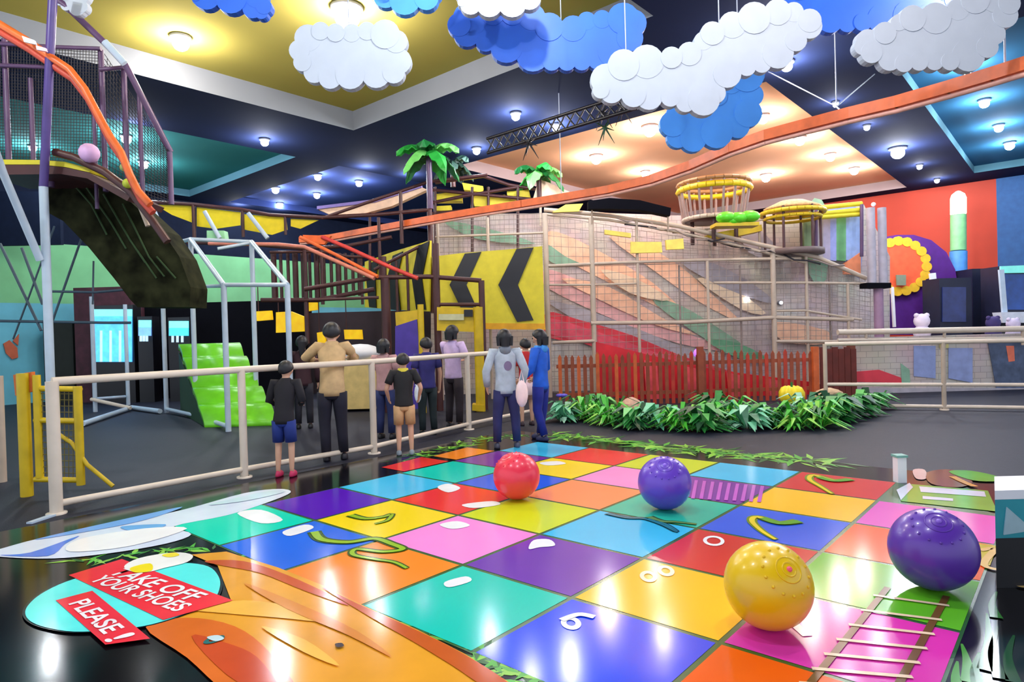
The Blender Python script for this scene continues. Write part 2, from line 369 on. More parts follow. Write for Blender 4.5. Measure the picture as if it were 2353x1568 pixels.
# ------------------------------------------------------------------ painted game floor
SX, SY = .5345*EYE, .58*EYE; GX0, GY0 = 1.43*EYE, 1.456*EYE
def gp(i, j, z): return Vector((GX0+i*SX, GY0-j*SY, z))
game = thing('game_board', gp(3, -1, 0), 'giant colourful snakes and ladders board painted on the glossy black floor', 'floor game')
PAL = {'teal': (18, 205, 186), 'purple': (112, 52, 176), 'sky': (64, 192, 240), 'pteal': (44, 190, 160), 'lav': (124, 52, 158), 'orange': (250, 142, 40),
       'pink': (250, 144, 222), 'lime': (208, 222, 34), 'peach': (250, 150, 92), 'lpink': (248, 150, 214), 'blue': (36, 110, 236), 'yellow': (252, 220, 16),
       'red': (236, 54, 46), 'blue2': (44, 96, 230), 'mint': (0, 222, 190), 'violet': (88, 22, 186), 'royal': (26, 76, 236), 'amber': (250, 194, 36),
       'dred': (212, 52, 52), 'magenta': (222, 54, 176), 'green': (96, 186, 32), 'dorange': (240, 96, 20), 'hotpink': (228, 92, 194)}
pk = list(PAL)
pm = [mat('paint_'+k, PAL[k], .145, var=.05, scale=1.2, spec=.3) for k in pk]
cells = {0: ['mint', 'blue', 'orange', 'teal', 'royal', 'dorange'], 1: ['violet', 'yellow', 'pink', 'purple', 'amber', 'magenta'],
         2: ['sky', 'red', 'lime', 'sky', 'dred', 'green'], 3: ['teal', 'blue2', 'peach', 'pteal', 'blue2', 'dorange'],
         4: ['lav', 'yellow', 'lpink', 'lav', 'amber', 'hotpink'], 5: ['sky', 'red', 'lime', 'sky', 'dred', 'green']}
ZP = .003
sq = MB(); g = .012
sq.cur = len(pk); sq.add([gp(0, -4, ZP*.5), gp(6, -4, ZP*.5), gp(6, 1, ZP*.5), gp(5, 2, ZP*.5), gp(0, 2, ZP*.5)], [(0, 1, 2, 3, 4)])
for i, row in cells.items():
    for q, cn in enumerate(row):
        j = q-4
        if (i, j) in ((5, 1),): continue
        sq.cur = pk.index(cn)
        a, b = g/SX*1.2, g/SY*1.2
        sq.add([gp(i+a, j+b, ZP), gp(i+1-a, j+b, ZP), gp(i+1-a, j+1-b, ZP), gp(i+a, j+1-b, ZP)], [(0, 1, 2, 3)])
for i, cn in ((3, 'red'), (4, 'orange')):
    sq.cur = pk.index(cn); sq.add([gp(i+.1, -4.5, ZP), gp(i+.95, -4.6, ZP), gp(i+.95, -4.03, ZP), gp(i+.1, -4.03, ZP)], [(0, 1, 2, 3)])
sq.build('square_grid', pm+[mat('paint_grout', (42, 96, 40), .2)], game)
def smooth(pts, k=4):
    out = []; n = len(pts)
    for i in range(n):
        p0, p1, p2, p3 = pts[i-1], pts[i], pts[(i+1) % n], pts[(i+2) % n]
        for q in range(k):
            u = q/k; out.append(tuple(.5*((2*p1[c])+(p2[c]-p0[c])*u+(2*p0[c]-5*p1[c]+4*p2[c]-p3[c])*u*u+(3*p1[c]-p0[c]-3*p2[c]+p3[c])*u**3) for c in (0, 1)))
    return out
def fpoly(name, pts, rgb, z, parent=game, m=None, label=None):
    if name in ('sky_panel', 'sky_patch', 'wood_grain', 'notice_disc', 'notice_disc_edge', 'egg_white', 'egg_yolk', 'white_mark', 'bolt', 'painted_snake_head', 'painted_leaf', 'painted_blob'): pts = smooth(pts)
    P = [onz(x, y, z) for x, y in pts]; mb = MB()
    mb.add(P, [tuple(t) for t in tessellate_polygon([P])])
    o = mb.build(name, m or mat('paint_%d_%d_%d' % rgb, rgb, .145, var=.08, scale=3, spec=.3), parent)
    if label: o['label'] = label
    return o
def fstroke(name, pts, w, rgb, z, parent=game, label=None, w2=None):
    P = [onz(x, y, z) for x, y in pts]
    # smooth the stroke
    Q = []
    for i in range(len(P)-1):
        p0, p1, p2, p3 = P[max(i-1, 0)], P[i], P[i+1], P[min(i+2, len(P)-1)]
        for k in range(6):
            u = k/6; Q.append(.5*((2*p1)+(p2-p0)*u+(2*p0-5*p1+4*p2-p3)*u*u+(3*p1-p0-3*p2+p3)*u**3))
    Q.append(P[-1]); vs = []
    for i, p in enumerate(Q):
        d = (Q[min(i+1, len(Q)-1)]-Q[max(i-1, 0)]).normalized(); s = Vector((-d.y, d.x, 0))
        ww = w if w2 is None else w+(w2-w)*i/(len(Q)-1)
        vs += [p-s*ww/2, p+s*ww/2]
    mb = MB(); mb.add(vs, [(2*i, 2*i+1, 2*i+3, 2*i+2) for i in range(len(Q)-1)])
    o = mb.build(name, mat('paint_%d_%d_%d' % rgb, rgb, .145, var=.08, scale=3, spec=.3), parent)
    if label: o['label'] = label
    return o
# small white square marks (numerals too blurred to read are plain bars)
WH = (244, 246, 250)
for i, j, pts in [(0, -1, [(1022, 1338), (1070, 1325), (1082, 1336), (1032, 1350)]), (1, -1, [(1215, 1262), (1226, 1242), (1262, 1240), (1275, 1254), (1240, 1258)]),
               (0, -4, [(545, 1180), (600, 1172), (650, 1195), (600, 1203)]), (0, -3, [(650, 1222), (700, 1206), (720, 1214), (668, 1232)]),
               (2, -3, [(1005, 1120), (1030, 1112), (1058, 1122), (1030, 1132)]), (4, -3, [(1240, 1064), (1280, 1060), (1300, 1066), (1260, 1070)]),
               (2, -2, [(1062, 1160), (1130, 1152), (1148, 1160), (1090, 1168)]),
               (1, -2, [(1010, 1206), (1050, 1198), (1080, 1208), (1040, 1216)])]:
    fpoly('white_mark', pts, WH, .006)
# numerals 6/9 style and 0
def ring(c, rx, ry, w, z, rgb, name='numeral', rot=0):
    c = onz(*c, z); mb = MB(); n = 20; vs = []
    for k in range(n):
        a = 2*PI*k/n
        for q in (1, 1-w):
            x, y = math.cos(a)*rx*q, math.sin(a)*ry*q
            vs.append(c+Vector((x*math.cos(rot)-y*math.sin(rot), x*math.sin(rot)+y*math.cos(rot), 0)))
    mb.add(vs, [(2*k, 2*k+1, (2*k+3) % (2*n), (2*k+2) % (2*n)) for k in range(n)])
    return mb.build(name, mat('paint_%d_%d_%d' % rgb, rgb, .17, spec=.3), game)
ring((1312, 1432), .075, .05, .55, .006, WH, rot=.8); fstroke('numeral', [(1290, 1425), (1330, 1412), (1366, 1418)], .04, WH, .0085)
ring((1490, 1325), .09, .05, .5, .006, (250, 232, 200), rot=.6); ring((1530, 1312), .09, .05, .5, .006, (250, 232, 200), rot=.6)
ring((1640, 1243), .11, .07, .35, .006, WH, rot=.4)
fstroke('numeral', [(1822, 1432), (1856, 1462)], .05, WH, .006)
for q in [(1480, 1240), (1700, 1090)]: pass
# snakes
YG, DG, YY = (150, 196, 40), (54, 92, 26), (236, 212, 30)
snk = [([(722, 1222), (740, 1240), (800, 1246), (860, 1238), (900, 1250), (925, 1262), (880, 1268), (820, 1262), (812, 1275), (860, 1285), (905, 1292), (935, 1306)], .055, YG, DG),
       ([(805, 1184), (840, 1192), (880, 1188), (900, 1182), (890, 1196), (862, 1204)], .05, (150, 190, 30), DG),
       ([(1395, 1180), (1440, 1190), (1480, 1192), (1520, 1205), (1555, 1222), (1530, 1205), (1490, 1192)], .04, (44, 130, 150), (20, 70, 80)),
       ([(1490, 1188), (1520, 1198), (1555, 1200), (1600, 1205)], .05, (110, 150, 70), DG),
       ([(1955, 1102), (1915, 1104), (1870, 1092), (1860, 1102), (1885, 1118), (1912, 1135)], .06, YY, (120, 150, 20)),
       ([(1835, 1198), (1790, 1202), (1740, 1188), (1728, 1198), (1750, 1220), (1782, 1240)], .06, YY, (110, 140, 20))]
lb = ['long green and yellow snake curling over the blue and orange squares', 'small green snake on the yellow square', 'thin blue snake on the sky blue square',
      'dull green snake on the far teal square', 'yellow snake with green tail on the far red square', 'yellow snake with green tail on the blue square']
for (pts, w_, c1, c2), l in zip(snk, lb):
    o = fstroke('snake', pts, w_*1.9, c2, .007, label=l, w2=w_*.8)
    # lighter belly as sub part
    fstroke('snake_belly', pts, w_*1.05, c1, .010, parent=o, w2=w_*.4)
fstroke('snake', [(1958, 1102), (1915, 1105), (1880, 1096)], .07, (96, 170, 40), .012, label='green snake tail on the far red square')
fstroke('snake', [(1838, 1198), (1790, 1202), (1752, 1190)], .07, (96, 170, 40), .012, label='green snake tail on the blue square')
# ladders
def ladder(a0, a1, b0, b1, n, c1, c2, w, label, ext=.12):
    o = fstroke('ladder', [a0, a1], w, c1, .007, label=label)
    fstroke('ladder_rail', [b0, b1], w, c1, .007, parent=o)
    for k in range(n):
        u = (k+.6)/n
        p = (a0[0]+(a1[0]-a0[0])*u, a0[1]+(a1[1]-a0[1])*u); q = (b0[0]+(b1[0]-b0[0])*u, b0[1]+(b1[1]-b0[1])*u)
        d = (q[0]-p[0], q[1]-p[1])
        fstroke('ladder_rung', [(p[0]-d[0]*ext, p[1]-d[1]*ext), (q[0]+d[0]*ext, q[1]+d[1]*ext)], w*.8, c2, .009, parent=o)
ladder((2040, 1350), (1850, 1585), (2175, 1370), (2050, 1600), 7, (112, 78, 34), (234, 208, 178), .032, 'brown ladder with pale rungs across the magenta and green squares')
for k in range(9):
    x = 1600+k*19; fstroke('ladder_rung', [(x, 1104+k*1.6), (x-8, 1146+k*1.0)], .03, (196, 96, 200), .008)
# sky panel at the left of the board
fpoly('sky_panel', [(0, 1262), (90, 1238), (250, 1208), (420, 1172), (560, 1134), (640, 1124), (668, 1132), (615, 1155), (520, 1185), (400, 1210), (440, 1228), (380, 1250), (250, 1272), (120, 1284), (0, 1280), (-40, 1272)], (222, 232, 255), .0045, label='pale sky and cloud painting at the start of the board')
for pts, c in [([(0, 1276), (70, 1270), (180, 1232), (150, 1250), (110, 1278)], (86, 128, 232)), ([(80, 1240), (300, 1190), (420, 1165), (330, 1196), (200, 1222)], (120, 168, 240)),
               ([(280, 1210), (380, 1205), (350, 1218), (300, 1220)], (112, 172, 236)), ([(180, 1240), (330, 1215), (430, 1215), (300, 1255), (160, 1268)], (255, 252, 255)),
               ([(480, 1160), (620, 1128), (650, 1132), (560, 1152)], (206, 230, 244))]:
    KZ = globals().get('KZ', .0062)+.0006; fpoly('sky_patch', pts, c, KZ)
# wooden plank sign painted at the near edge
fpoly('wood_sign', [(335, 1442), (440, 1405), (530, 1378), (500, 1300), (440, 1275), (520, 1268), (640, 1305), (740, 1345), (835, 1392), (960, 1448), (1068, 1503), (1180, 1575), (1260, 1640), (700, 1640), (520, 1590), (450, 1520)], (236, 164, 44), .0055,
      label='orange wooden plank painted along the near edge of the board')
for pts, c in [([(335, 1442), (430, 1420), (540, 1440), (620, 1500), (690, 1600), (620, 1620), (520, 1590), (430, 1512)], (224, 110, 30)),
               ([(470, 1290), (560, 1290), (660, 1322), (760, 1368), (800, 1392), (700, 1358), (600, 1318), (520, 1302)], (204, 88, 36)), ([(740, 1350), (835, 1394), (960, 1450), (1068, 1505), (1170, 1572), (1120, 1580), (1040, 1530), (950, 1475), (850, 1418)], (202, 92, 34)),
               ([(440, 1400), (560, 1380), (700, 1400), (760, 1430), (640, 1420), (520, 1410)], (244, 184, 70)), ([(440, 1462), (520, 1478), (590, 1510), (640, 1580), (600, 1590), (520, 1550)], (206, 76, 28)), ([(560, 1340), (680, 1385), (820, 1450), (900, 1510), (800, 1460), (660, 1400)], (224, 140, 40)), ([(600, 1440), (700, 1470), (780, 1530), (700, 1500)], (246, 190, 70))]:
    GZ = globals().get('GZ', .008)+.0006; fpoly('wood_grain', pts, c, GZ)
ring((492, 1470), .05, .035, .5, .0145, (40, 110, 110), 'bolt'); fpoly('bolt', [(475, 1465), (500, 1460), (515, 1468), (495, 1474)], (200, 226, 230), .0155)
fpoly('bolt', [(770, 1480), (785, 1478), (790, 1485), (775, 1488)], (60, 40, 20), .0145)
# teal disc sign with red banners
def ell(cx, cy, rx, ry, rot, n=30):
    return [(cx+rx*math.cos(a)*math.cos(rot)-ry*math.sin(a)*math.sin(rot), cy+rx*math.cos(a)*math.sin(rot)+ry*math.sin(a)*math.cos(rot)) for a in [2*PI*k/n for k in range(n)]]
disc = [(58, 1410), (66, 1390), (95, 1365), (150, 1338), (230, 1315), (330, 1300), (420, 1294), (478, 1302), (502, 1325), (505, 1350), (490, 1378), (440, 1405), (350, 1435), (260, 1448), (170, 1452), (105, 1442), (70, 1428)]
fpoly('notice_disc_edge', [(285+(x-285)*1.03, 1375+(y-1375)*1.03) for x, y in disc], (14, 40, 50), .009)
fpoly('notice_disc', disc, (96, 242, 236), .0115, label='turquoise disc with dark outline under the red banners')
fpoly('notice_banner', [(158, 1322), (280, 1285), (535, 1380), (375, 1425)], (242, 52, 66), .014, label='red upper banner with white lettering')
fpoly('notice_banner', [(128, 1380), (212, 1358), (345, 1468), (242, 1482)], (240, 48, 66), .014, label='red lower banner reading PLEASE !')
fpoly('egg_white', [(285, 1304), (320, 1283), (400, 1270), (442, 1276), (430, 1292), (380, 1305), (330, 1316)], (246, 246, 240), .0165)
fpoly('egg_yolk', [(300, 1305), (345, 1295), (348, 1312), (310, 1316)], (250, 226, 30), .0185); fpoly('egg_yolk', [(372, 1276), (400, 1270), (412, 1276), (390, 1281)], (248, 228, 50), .0185)
def ftext(s, quad, z, rgb, name):
    # lettering laid into the floor quad given by its baseline start, baseline end and top start
    o_, e_, t_ = [onz(x, y, z) for x, y in quad]
    cu = bpy.data.curves.new(name, 'FONT'); cu.body = s; cu.size = 1; cu.extrude = 0; cu.offset = .02; cu.align_x = 'LEFT'
    tmp = bpy.data.objects.new(name, cu); COL.objects.link(tmp)
    bpy.context.view_layer.update(); dg = bpy.context.evaluated_depsgraph_get()
    me = bpy.data.meshes.new_from_object(tmp.evaluated_get(dg)); COL.objects.unlink(tmp); bpy.data.objects.remove(tmp)
    xs_ = [v.co.x for v in me.vertices]; x0, x1 = min(xs_), max(xs_)
    ux = (e_-o_)/(x1-x0); uy = (t_-o_)/.72
    for v in me.vertices: v.co = o_+ux*(v.co.x-x0)+uy*v.co.y-Vector(game['_w'])
    me.materials.append(mat('paint_%d_%d_%d' % rgb, rgb, .17, spec=.3))
    o = bpy.data.objects.new(name, me); COL.objects.link(o); o.parent = game; return o
ftext('TAKE OFF', [(248, 1318), (436, 1382), (292, 1305)], .017, (250, 246, 246), 'banner_lettering')
ftext('YOUR SHOES', [(204, 1334), (405, 1406), (244, 1321)], .017, (250, 246, 246), 'banner_lettering')
ftext('PLEASE', [(158, 1388), (240, 1458), (203, 1375)], .017, (252, 240, 244), 'banner_lettering')
ftext('!', [(240, 1470), (249, 1477), (305, 1452)], .017, (252, 240, 244), 'banner_lettering')
# green painted leaves around the board
def leafy(path, n, w, seed, l):
    rnd = random.Random(seed); mb = MB(); P = [onz(x, y, .0015) for x, y in path]
    for k in range(n):
        u = rnd.random()*(len(P)-1); i = int(u); c = P[i].lerp(P[i+1], u-i)+Vector((rnd.uniform(-w, w), rnd.uniform(-w, w), rnd.random()*.001))
        a = rnd.uniform(0, 2*PI); d = Vector((math.cos(a), math.sin(a), 0)); s = Vector((-d.y, d.x, 0)); q = rnd.uniform(.5, 1)*l
        mb.cur = rnd.randrange(3)
        mb.add([c, c+d*q*.4+s*q*.1, c+d*q, c+d*q*.4-s*q*.1], [(0, 1, 2, 3)])
    return mb.build('painted_leaves', [mat('leaf_paint_a', (74, 176, 40), .3), mat('leaf_paint_b', (28, 96, 30), .3), mat('leaf_paint_c', (140, 204, 60), .3)], game)
leafy([(1270, 1000), (1400, 1012), (1560, 1032), (1700, 1045), (1900, 1066)], 230, .16, 1, .4)
for q_, (ax_, ay_, bx_, by_, cx_, cy_) in enumerate([(2262, 1540, 2272, 1470, 2268, 1410), (2225, 1568, 2222, 1520, 2210, 1480), (2300, 1560, 2280, 1500, 2292, 1440), (2250, 1580, 2240, 1540, 2250, 1500), (2205, 1590, 2196, 1556, 2200, 1520), (2330, 1568, 2316, 1510, 2330, 1460), (2290, 1420, 2280, 1390, 2290, 1360)]):
    fstroke('painted_grass_blade', [(ax_, ay_), (bx_, by_), (cx_, cy_)], .055, [(40, 110, 40), (74, 150, 54), (24, 70, 30)][q_ % 3], .006, w2=.008)
leafy([(900, 1062), (1010, 1035), (1120, 1008), (1200, 1000)], 90, .12, 3, .3)
leafy([(180, 1290), (300, 1275), (450, 1262), (640, 1310), (780, 1390), (1150, 1510)], 60, .05, 4, .2)
leafy([(1100, 1500), (1180, 1545), (1300, 1575)], 60, .07, 5, .25)
# panel strip at the far right end of the board
fpoly('painted_panel', [(2085, 1112), (2270, 1128), (2292, 1176), (2070, 1152)], (108, 178, 60), .006, label='green painted panel with white bars behind the large purple ball')
for pts in [[(2112, 1118), (2262, 1130), (2266, 1142), (2116, 1131)], [(2120, 1140), (2190, 1146), (2190, 1152), (2120, 1147)], [(2060, 1126), (2090, 1110), (2098, 1120), (2070, 1150)]]:
    fpoly('painted_bar', pts, (214, 220, 238), .0085)
fpoly('painted_snake_head', [(2130, 1086), (2190, 1080), (2235, 1108), (2200, 1120), (2140, 1112)], (132, 74, 50), .007)
fpoly('painted_leaf', [(2180, 1084), (2230, 1082), (2295, 1096), (2290, 1106), (2235, 1104)], (96, 178, 60), .010)
fstroke('painted_branch', [(2188, 1095), (2215, 1108), (2240, 1118)], .06, (226, 160, 66), .012)
fpoly('painted_blob', [(2098, 1080), (2125, 1080), (2128, 1100), (2105, 1100)], (222, 196, 196), .007)
fstroke('painted_numeral', [(2252, 1265), (2285, 1262), (2262, 1300), (2340, 1318), (2330, 1340), (2360, 1350)], .04, (224, 186, 110), .009)
fpoly('painted_patch', [(2248, 1250), (2292, 1255), (2275, 1300), (2246, 1296)], (196, 180, 40), .0062)

# ------------------------------------------------------------------ balls
def beachball(x, y, r, rgb, label, tilt):
    # seat the ball on the floor: its centre lies at height r along the sight line
    c = onz(x, y, r+.004)
    t = thing('rubber_ball', (c.x, c.y, .004), label, 'ball', 'big rubber balls on the board')
    m = mat('rubber_%d_%d_%d' % rgb, rgb, .32, var=.06, scale=3, coat=.25)
    ax = Vector(tilt).normalized(); prof = [(r*math.sin(PI*k/28), -r*math.cos(PI*k/28)) for k in range(29)]
    MB().lathe(c, prof, 40, ax).build('ball_shell', m, t)
    mb = MB()
    for q in (.16, .3):
        rr, zz = r*math.sin(q), r*math.cos(q)
        mb.lathe(c, [(rr-.004, zz), (rr, zz+.004), (rr+.004, zz-.001), (rr, zz-.004), (rr-.004, zz)], 28, ax)
    for k in range(14):
        a = 2*PI*k/14; x_ = ax.orthogonal().normalized(); y_ = ax.cross(x_)
        mb.ball(c+(ax*math.cos(.58)+(x_*math.cos(a)+y_*math.sin(a))*math.sin(.58))*r, .008, 6)
    mb.build('moulded_rings', m, t)
    MB().lathe(c, [(.001, r+.006), (.012, r+.005), (.014, r-.004)], 12, ax).build('valve', mat('valve_%d' % rgb[0], tuple(min(255, v+40) for v in rgb), .4), t)
beachball(1187, 1094, .204, (240, 50, 78), 'red pink ball at the far left of the board', (-.4, .2, .9))
beachball(1527, 1110, .212, (106, 66, 196), 'smaller looking purple ball on the teal square, beyond the yellow ball', (-.5, -.3, .8))
beachball(1765, 1345, .204, (240, 196, 0), 'yellow ball between the amber and magenta squares', (-.4, -.6, .6))
beachball(2143, 1262, .215, (92, 50, 168), 'large purple ball at the right edge of the board', (-.45, -.2, .8))

# teal bin at the right edge
c = onz(2290, 1352, 0); t = thing('display_box', (c.x, c.y, 0), 'teal and black box with white rim at the right edge of the board', 'box')
rd = Vector((c.x, c.y, 0)).normalized(); p0 = c; p1 = c+RH*.6; sd_ = rd*.4
for nm, z0, z1, m in (('base', 0, .27, M_black), ('teal_band', .27, .48, mat('teal_box', (44, 150, 164), .4)), ('rim', .48, .53, M_white)):
    MB().prism([Vector((p0.x, p0.y, z0)), Vector((p1.x, p1.y, z0)), Vector((p1.x, p1.y, z0))+sd_, Vector((p0.x, p0.y, z0))+sd_], UZ*(z1-z0-.001)).build(nm, m, t)
MB().prism([p0+RH*.04-FH*.008+UZ*.29, p0+RH*.2-FH*.008+UZ*.31, p0+RH*.06-FH*.008+UZ*.44], FH*.007).build('triangle_emblem', mat('pale_teal', (160, 190, 200), .5), t)
c = onz(2068, 1108, 0); t = thing('white_marker', (c.x, c.y, 0), 'small white upright marker at the far right corner of the board', 'marker')
MB().box(c+UZ*.12, (.08, .08, .24), YAW).build('marker_body', M_white, t); MB().box(c+UZ*.24+FH*.0, (.1, .1, .02), YAW).build('marker_cap', mat('marker_teal', (120, 180, 170), .5), t)

# ------------------------------------------------------------------ front beige railing
G = [(130, 1182), (562, 1098), (860, 1043), (1078, 988), (1240, 952)]
gp_ = [gnd(onz(x, y)) for x, y in G]
t = thing('pipe_railing', gp_[0], 'beige pipe railing in front of the children, running from lower left to the plants', 'railing', 'beige pipe railings')
for i, p in enumerate(gp_):
    po = tubepart('post', [p, p+UZ*1.15], .052 if i == 0 else .04, M_beige, t, 12)
    MB().lathe(p, [(.08, 0), (.08, .015), (.05, .02)], 12).build('base_plate', M_beige, po)
top = [p+UZ*1.15 for p in gp_]; tubepart('top_rail', top, .036, M_beige, t, 12)
tubepart('bottom_rail', [p+UZ*.09 for p in gp_], .03, M_beige, t, 10)
MB().prism([gp_[0]+Vector((-.02, 0, .001)), gp_[0]+Vector((.05, -.03, .001)), gp_[0]+Vector((-.22, -.2, .001)), gp_[0]+Vector((-.25, -.16, .001))], UZ*.015).build('foot_plate', M_lgray, t)
p = gnd(onz(5, 1108)); t = thing('pipe_railing', p, 'beige railing post cut by the left edge, left of the yellow gate', 'railing', 'beige pipe railings')
tubepart('post', [p, p+UZ*1.15], .045, M_tan, t, 10); tubepart('top_rail', [p+UZ*1.15, p+UZ*1.15+Vector((-1.5, .2, 0))], .035, M_beige, t, 10)

# right beige railing
t = None
G2 = [(1990, 933), (2170, 942), (2370, 943), (2560, 946)]
q0 = gnd(onz(1960, 932)); q1 = gnd(onz(2170, 943)); q2 = gnd(onz(2500, 948))
t = thing('pipe_railing', q1, 'beige pipe railing in front of the pale mural on the right', 'railing', 'beige pipe railings')
dirr = (q2-q1).normalized(); pts = [q1-dirr*1.75, q1, q1+dirr*1.9, q1+dirr*3.8]
for p in pts: tubepart('post', [p, p+UZ*1.12], .035, M_tan, t, 10)
for z, r in ((1.12, .036), (.42, .03), (.06, .03)): tubepart('rail', [pts[0]+UZ*z, pts[-1]+UZ*z], r, M_beige, t, 10)
MB().lathe(q1, [(.07, 0), (.07, .02), (.04, .02)], 12).build('base_plate', M_beige, t)

# yellow gate behind the railing
c = gnd(onz(60, 1135)); d = c.dot(FH)
t = thing('barrier_gate', c, 'yellow steel gate standing behind the left end of the railing', 'gate')
D = 6.35
def P(x, y, dd=D): return at(x, y, dd)
def flat(name, pts, dd, m, parent, th=.05, lab=None):
    o = MB().prism([at(x, y, dd) for x, y in pts], FH*th).build(name, m, parent)
    if lab: o['label'] = lab
    return o
a, b = P(62, 1135), P(62, 858); tubepart('main_post', [Vector((a.x, a.y, 0)), Vector((a.x, a.y, b.z))], .055, M_yelframe, t, 10)
a, b = P(92, 1098), P(90, 862); tubepart('hinge_post', [Vector((a.x, a.y, a.z)), Vector((a.x, a.y, b.z))], .035, M_yelframe, t, 10)
a, b = P(186, 1115), P(186, 888); tubepart('gate_stile', [Vector((a.x, a.y, a.z)), Vector((a.x, a.y, b.z))], .038, M_yelframe, t, 10)
for y in (893, 966, 1102): tubepart('gate_rail', [P(80, y), P(186, y+2)], .028, M_yelframe, t, 8)
tubepart('brace', [P(122, 990), P(165, 1018), P(200, 1068), P(260, 1118)], .02, M_yelframe, t, 8)
flat('lock_plate', [(30, 862), (72, 855), (75, 900), (35, 910)], D, mat('rust_orange', (206, 104, 30), .5), t)
mb = MB()
for k in range(9): mb.tube([P(98+k*10, 900), P(98+k*10, 1098)], .004, 4)
for k in range(14): mb.tube([P(92, 905+k*14), P(184, 906+k*14)], .004, 4)
mb.build('mesh_panel', mat('olive_mesh', (110, 100, 40), .6), t)

# ------------------------------------------------------------------ pale pipe cage
t = thing('pipe_cage', gnd(onz(440, 966)), 'pale steel pipe cage with sloping roof bars behind the railing', 'climbing cage')
def drop(x, y, d): a = at(x, y, d); return a, Vector((a.x, a.y, 0))
A1, A0_ = drop(514, 655, 10.5); B1, B0 = drop(660, 655, 10.5); C1, C0 = drop(438, 550, 12.2); D1, D0 = drop(578, 556, 12.2); E1, E0 = drop(370, 567, 13.6)
for a, b in ((A1, A0_), (B1, B0), (C1, C0), (D1, D0), (E1, E0)): tubepart('post', [b, a], .045, M_lgray, t, 10)
for a, b in ((A1, B1), (C1, D1), (E1, C1)): tubepart('top_bar', [a, b], .036, M_lgray, t, 10)
for a, b in ((A1, C1), (B1, D1)): tubepart('sloping_bar', [a, b], .042, M_lgray, t, 10)
for a, b in ((A0_, C0), (C0, E0)): tubepart('bottom_bar', [a+UZ*.08, b+UZ*.08], .036, M_lgray, t, 10)
tubepart('cross_bar', [at(440, 660, 12.2), at(514, 657, 10.5)], .03, M_lgray, t, 8)
tubepart('cross_bar', [at(500, 572, 11.9), at(578, 558, 12.2)], .03, M_lgray, t, 8)
tubepart('stay', [at(348, 468, 13.8), at(385, 558, 13.5)], .04, M_lgray, t, 8)
t = thing('pipe_cage', gnd(onz(250, 930)), 'lower pale pipe cage farther back at the left, with two slim posts', 'climbing cage')
F1, F0 = drop(210, 682, 14.2); G1, G0_ = drop(287, 700, 15.6); H0 = gnd(onz(303, 943))
for a, b in ((F1, F0), (G1, G0_)): tubepart('post', [b, a], .045, M_lgray, t, 8)
tubepart('bottom_bar', [gnd(onz(190, 982))+UZ*.06, H0+UZ*.06], .05, M_lgray, t, 8); tubepart('bottom_bar', [H0+UZ*.06, gnd(onz(368, 952))+UZ*.06], .05, M_lgray, t, 8)
tubepart('bottom_bar', [at(210, 918, 14.2), at(300, 938, 14)], .04, M_beige, t, 8); tubepart('bottom_bar', [at(210, 918, 14.2), at(287, 912, 15.6)], .035, M_lgray, t, 8)

# ------------------------------------------------------------------ climbing tower at the left
t = thing('climbing_tower', gnd(onz(88, 1060)), 'tall climbing tower at the left with netting and yellow edged deck', 'climbing tower')
base = gnd(onz(88, 1060)); dT = base.dot(FH)
b1 = at(100, 430, 8.1)
tubepart('main_pole', [Vector((b1.x, b1.y, 0)), b1], .052, M_lgray, t, 12)
up = at(122, -20, 7.75); tag(tubepart('upper_pole', [b1, up], .05, mat('violet_pipe', (78, 60, 130), .4), t, 12), 'violet upper pole')
tubepart('brace', [at(-10, 350, 7.4), at(8, 400, 7.6), at(92, 598, 8.05)], .045, M_lgray, t, 10)
for pts, r in [([(10, 90), (12, 370)], .035), ([(70, 180), (70, 370)], .03), ([(232, 115), (228, 440)], .035), ([(284, 148), (276, 420)], .035), ([(320, 212), (318, 470)], .03), ([(390, 350), (392, 470)], .035), ([(118, 430), (125, 372)], .04), ([(215, 240), (222, 480)], .025)]:
    a, b = [at(x, y, 8.6) for x, y in pts]; b = Vector((a.x, a.y, b.z)); tubepart('post', [a, b], r, M_purpipe, t, 8)
tubepart('roof_rail', [at(x, y, 8.0+y*.002) for x, y in [(105, -20), (150, 12), (240, 98), (288, 148), (322, 215), (392, 350)]], .04, M_purpipe, t, 8)
tag(tubepart('roof_rail', [at(240, 96, 8.12), at(286, 146, 8.2)], .045, M_lgray, t, 8), 'pale section of roof rail')  # short pale length laid over the purple roof rail
for pts in [[(0, 100), (120, 108), (232, 112)], [(230, 160), (285, 155)], [(0, 150), (120, 155)]]:
    tubepart('tie_rail', [at(x, y, 8.55) for x, y in pts], .028, M_purpipe, t, 8)
flat('deck_edge', [(-40, 366), (95, 368), (150, 372), (210, 388), (205, 396), (150, 384), (90, 378), (-40, 378)], 8.2, M_yel, t, .8, 'yellow edge of the deck')
flat('deck', [(-40, 379), (92, 379), (150, 385), (205, 397), (300, 450), (292, 462), (200, 410), (140, 400), (-40, 402)], 8.2, M_brown, t, .8)
tubepart('deck_rim', [at(x, y, 8.15) for x, y in [(125, 350), (170, 362), (240, 395), (300, 440), (345, 500), (385, 556)]], .05, M_brown, t, 8)
tubepart('chute_side', [at(x, y, 8.25) for x, y in [(240, 395), (290, 425), (320, 470), (340, 520)]], .03, M_tan, t, 8)
flat('chute_underside', [(112, 395), (200, 408), (290, 455), (372, 530), (412, 590), (438, 660), (436, 706), (316, 706), (300, 690), (262, 640), (205, 570), (145, 508), (112, 490)], 9.0, mat('olive_dark_cover', (36, 38, 22), .9, var=.75, scale=4, spec=.1), t, .5, 'dark olive netted underside of the slide')
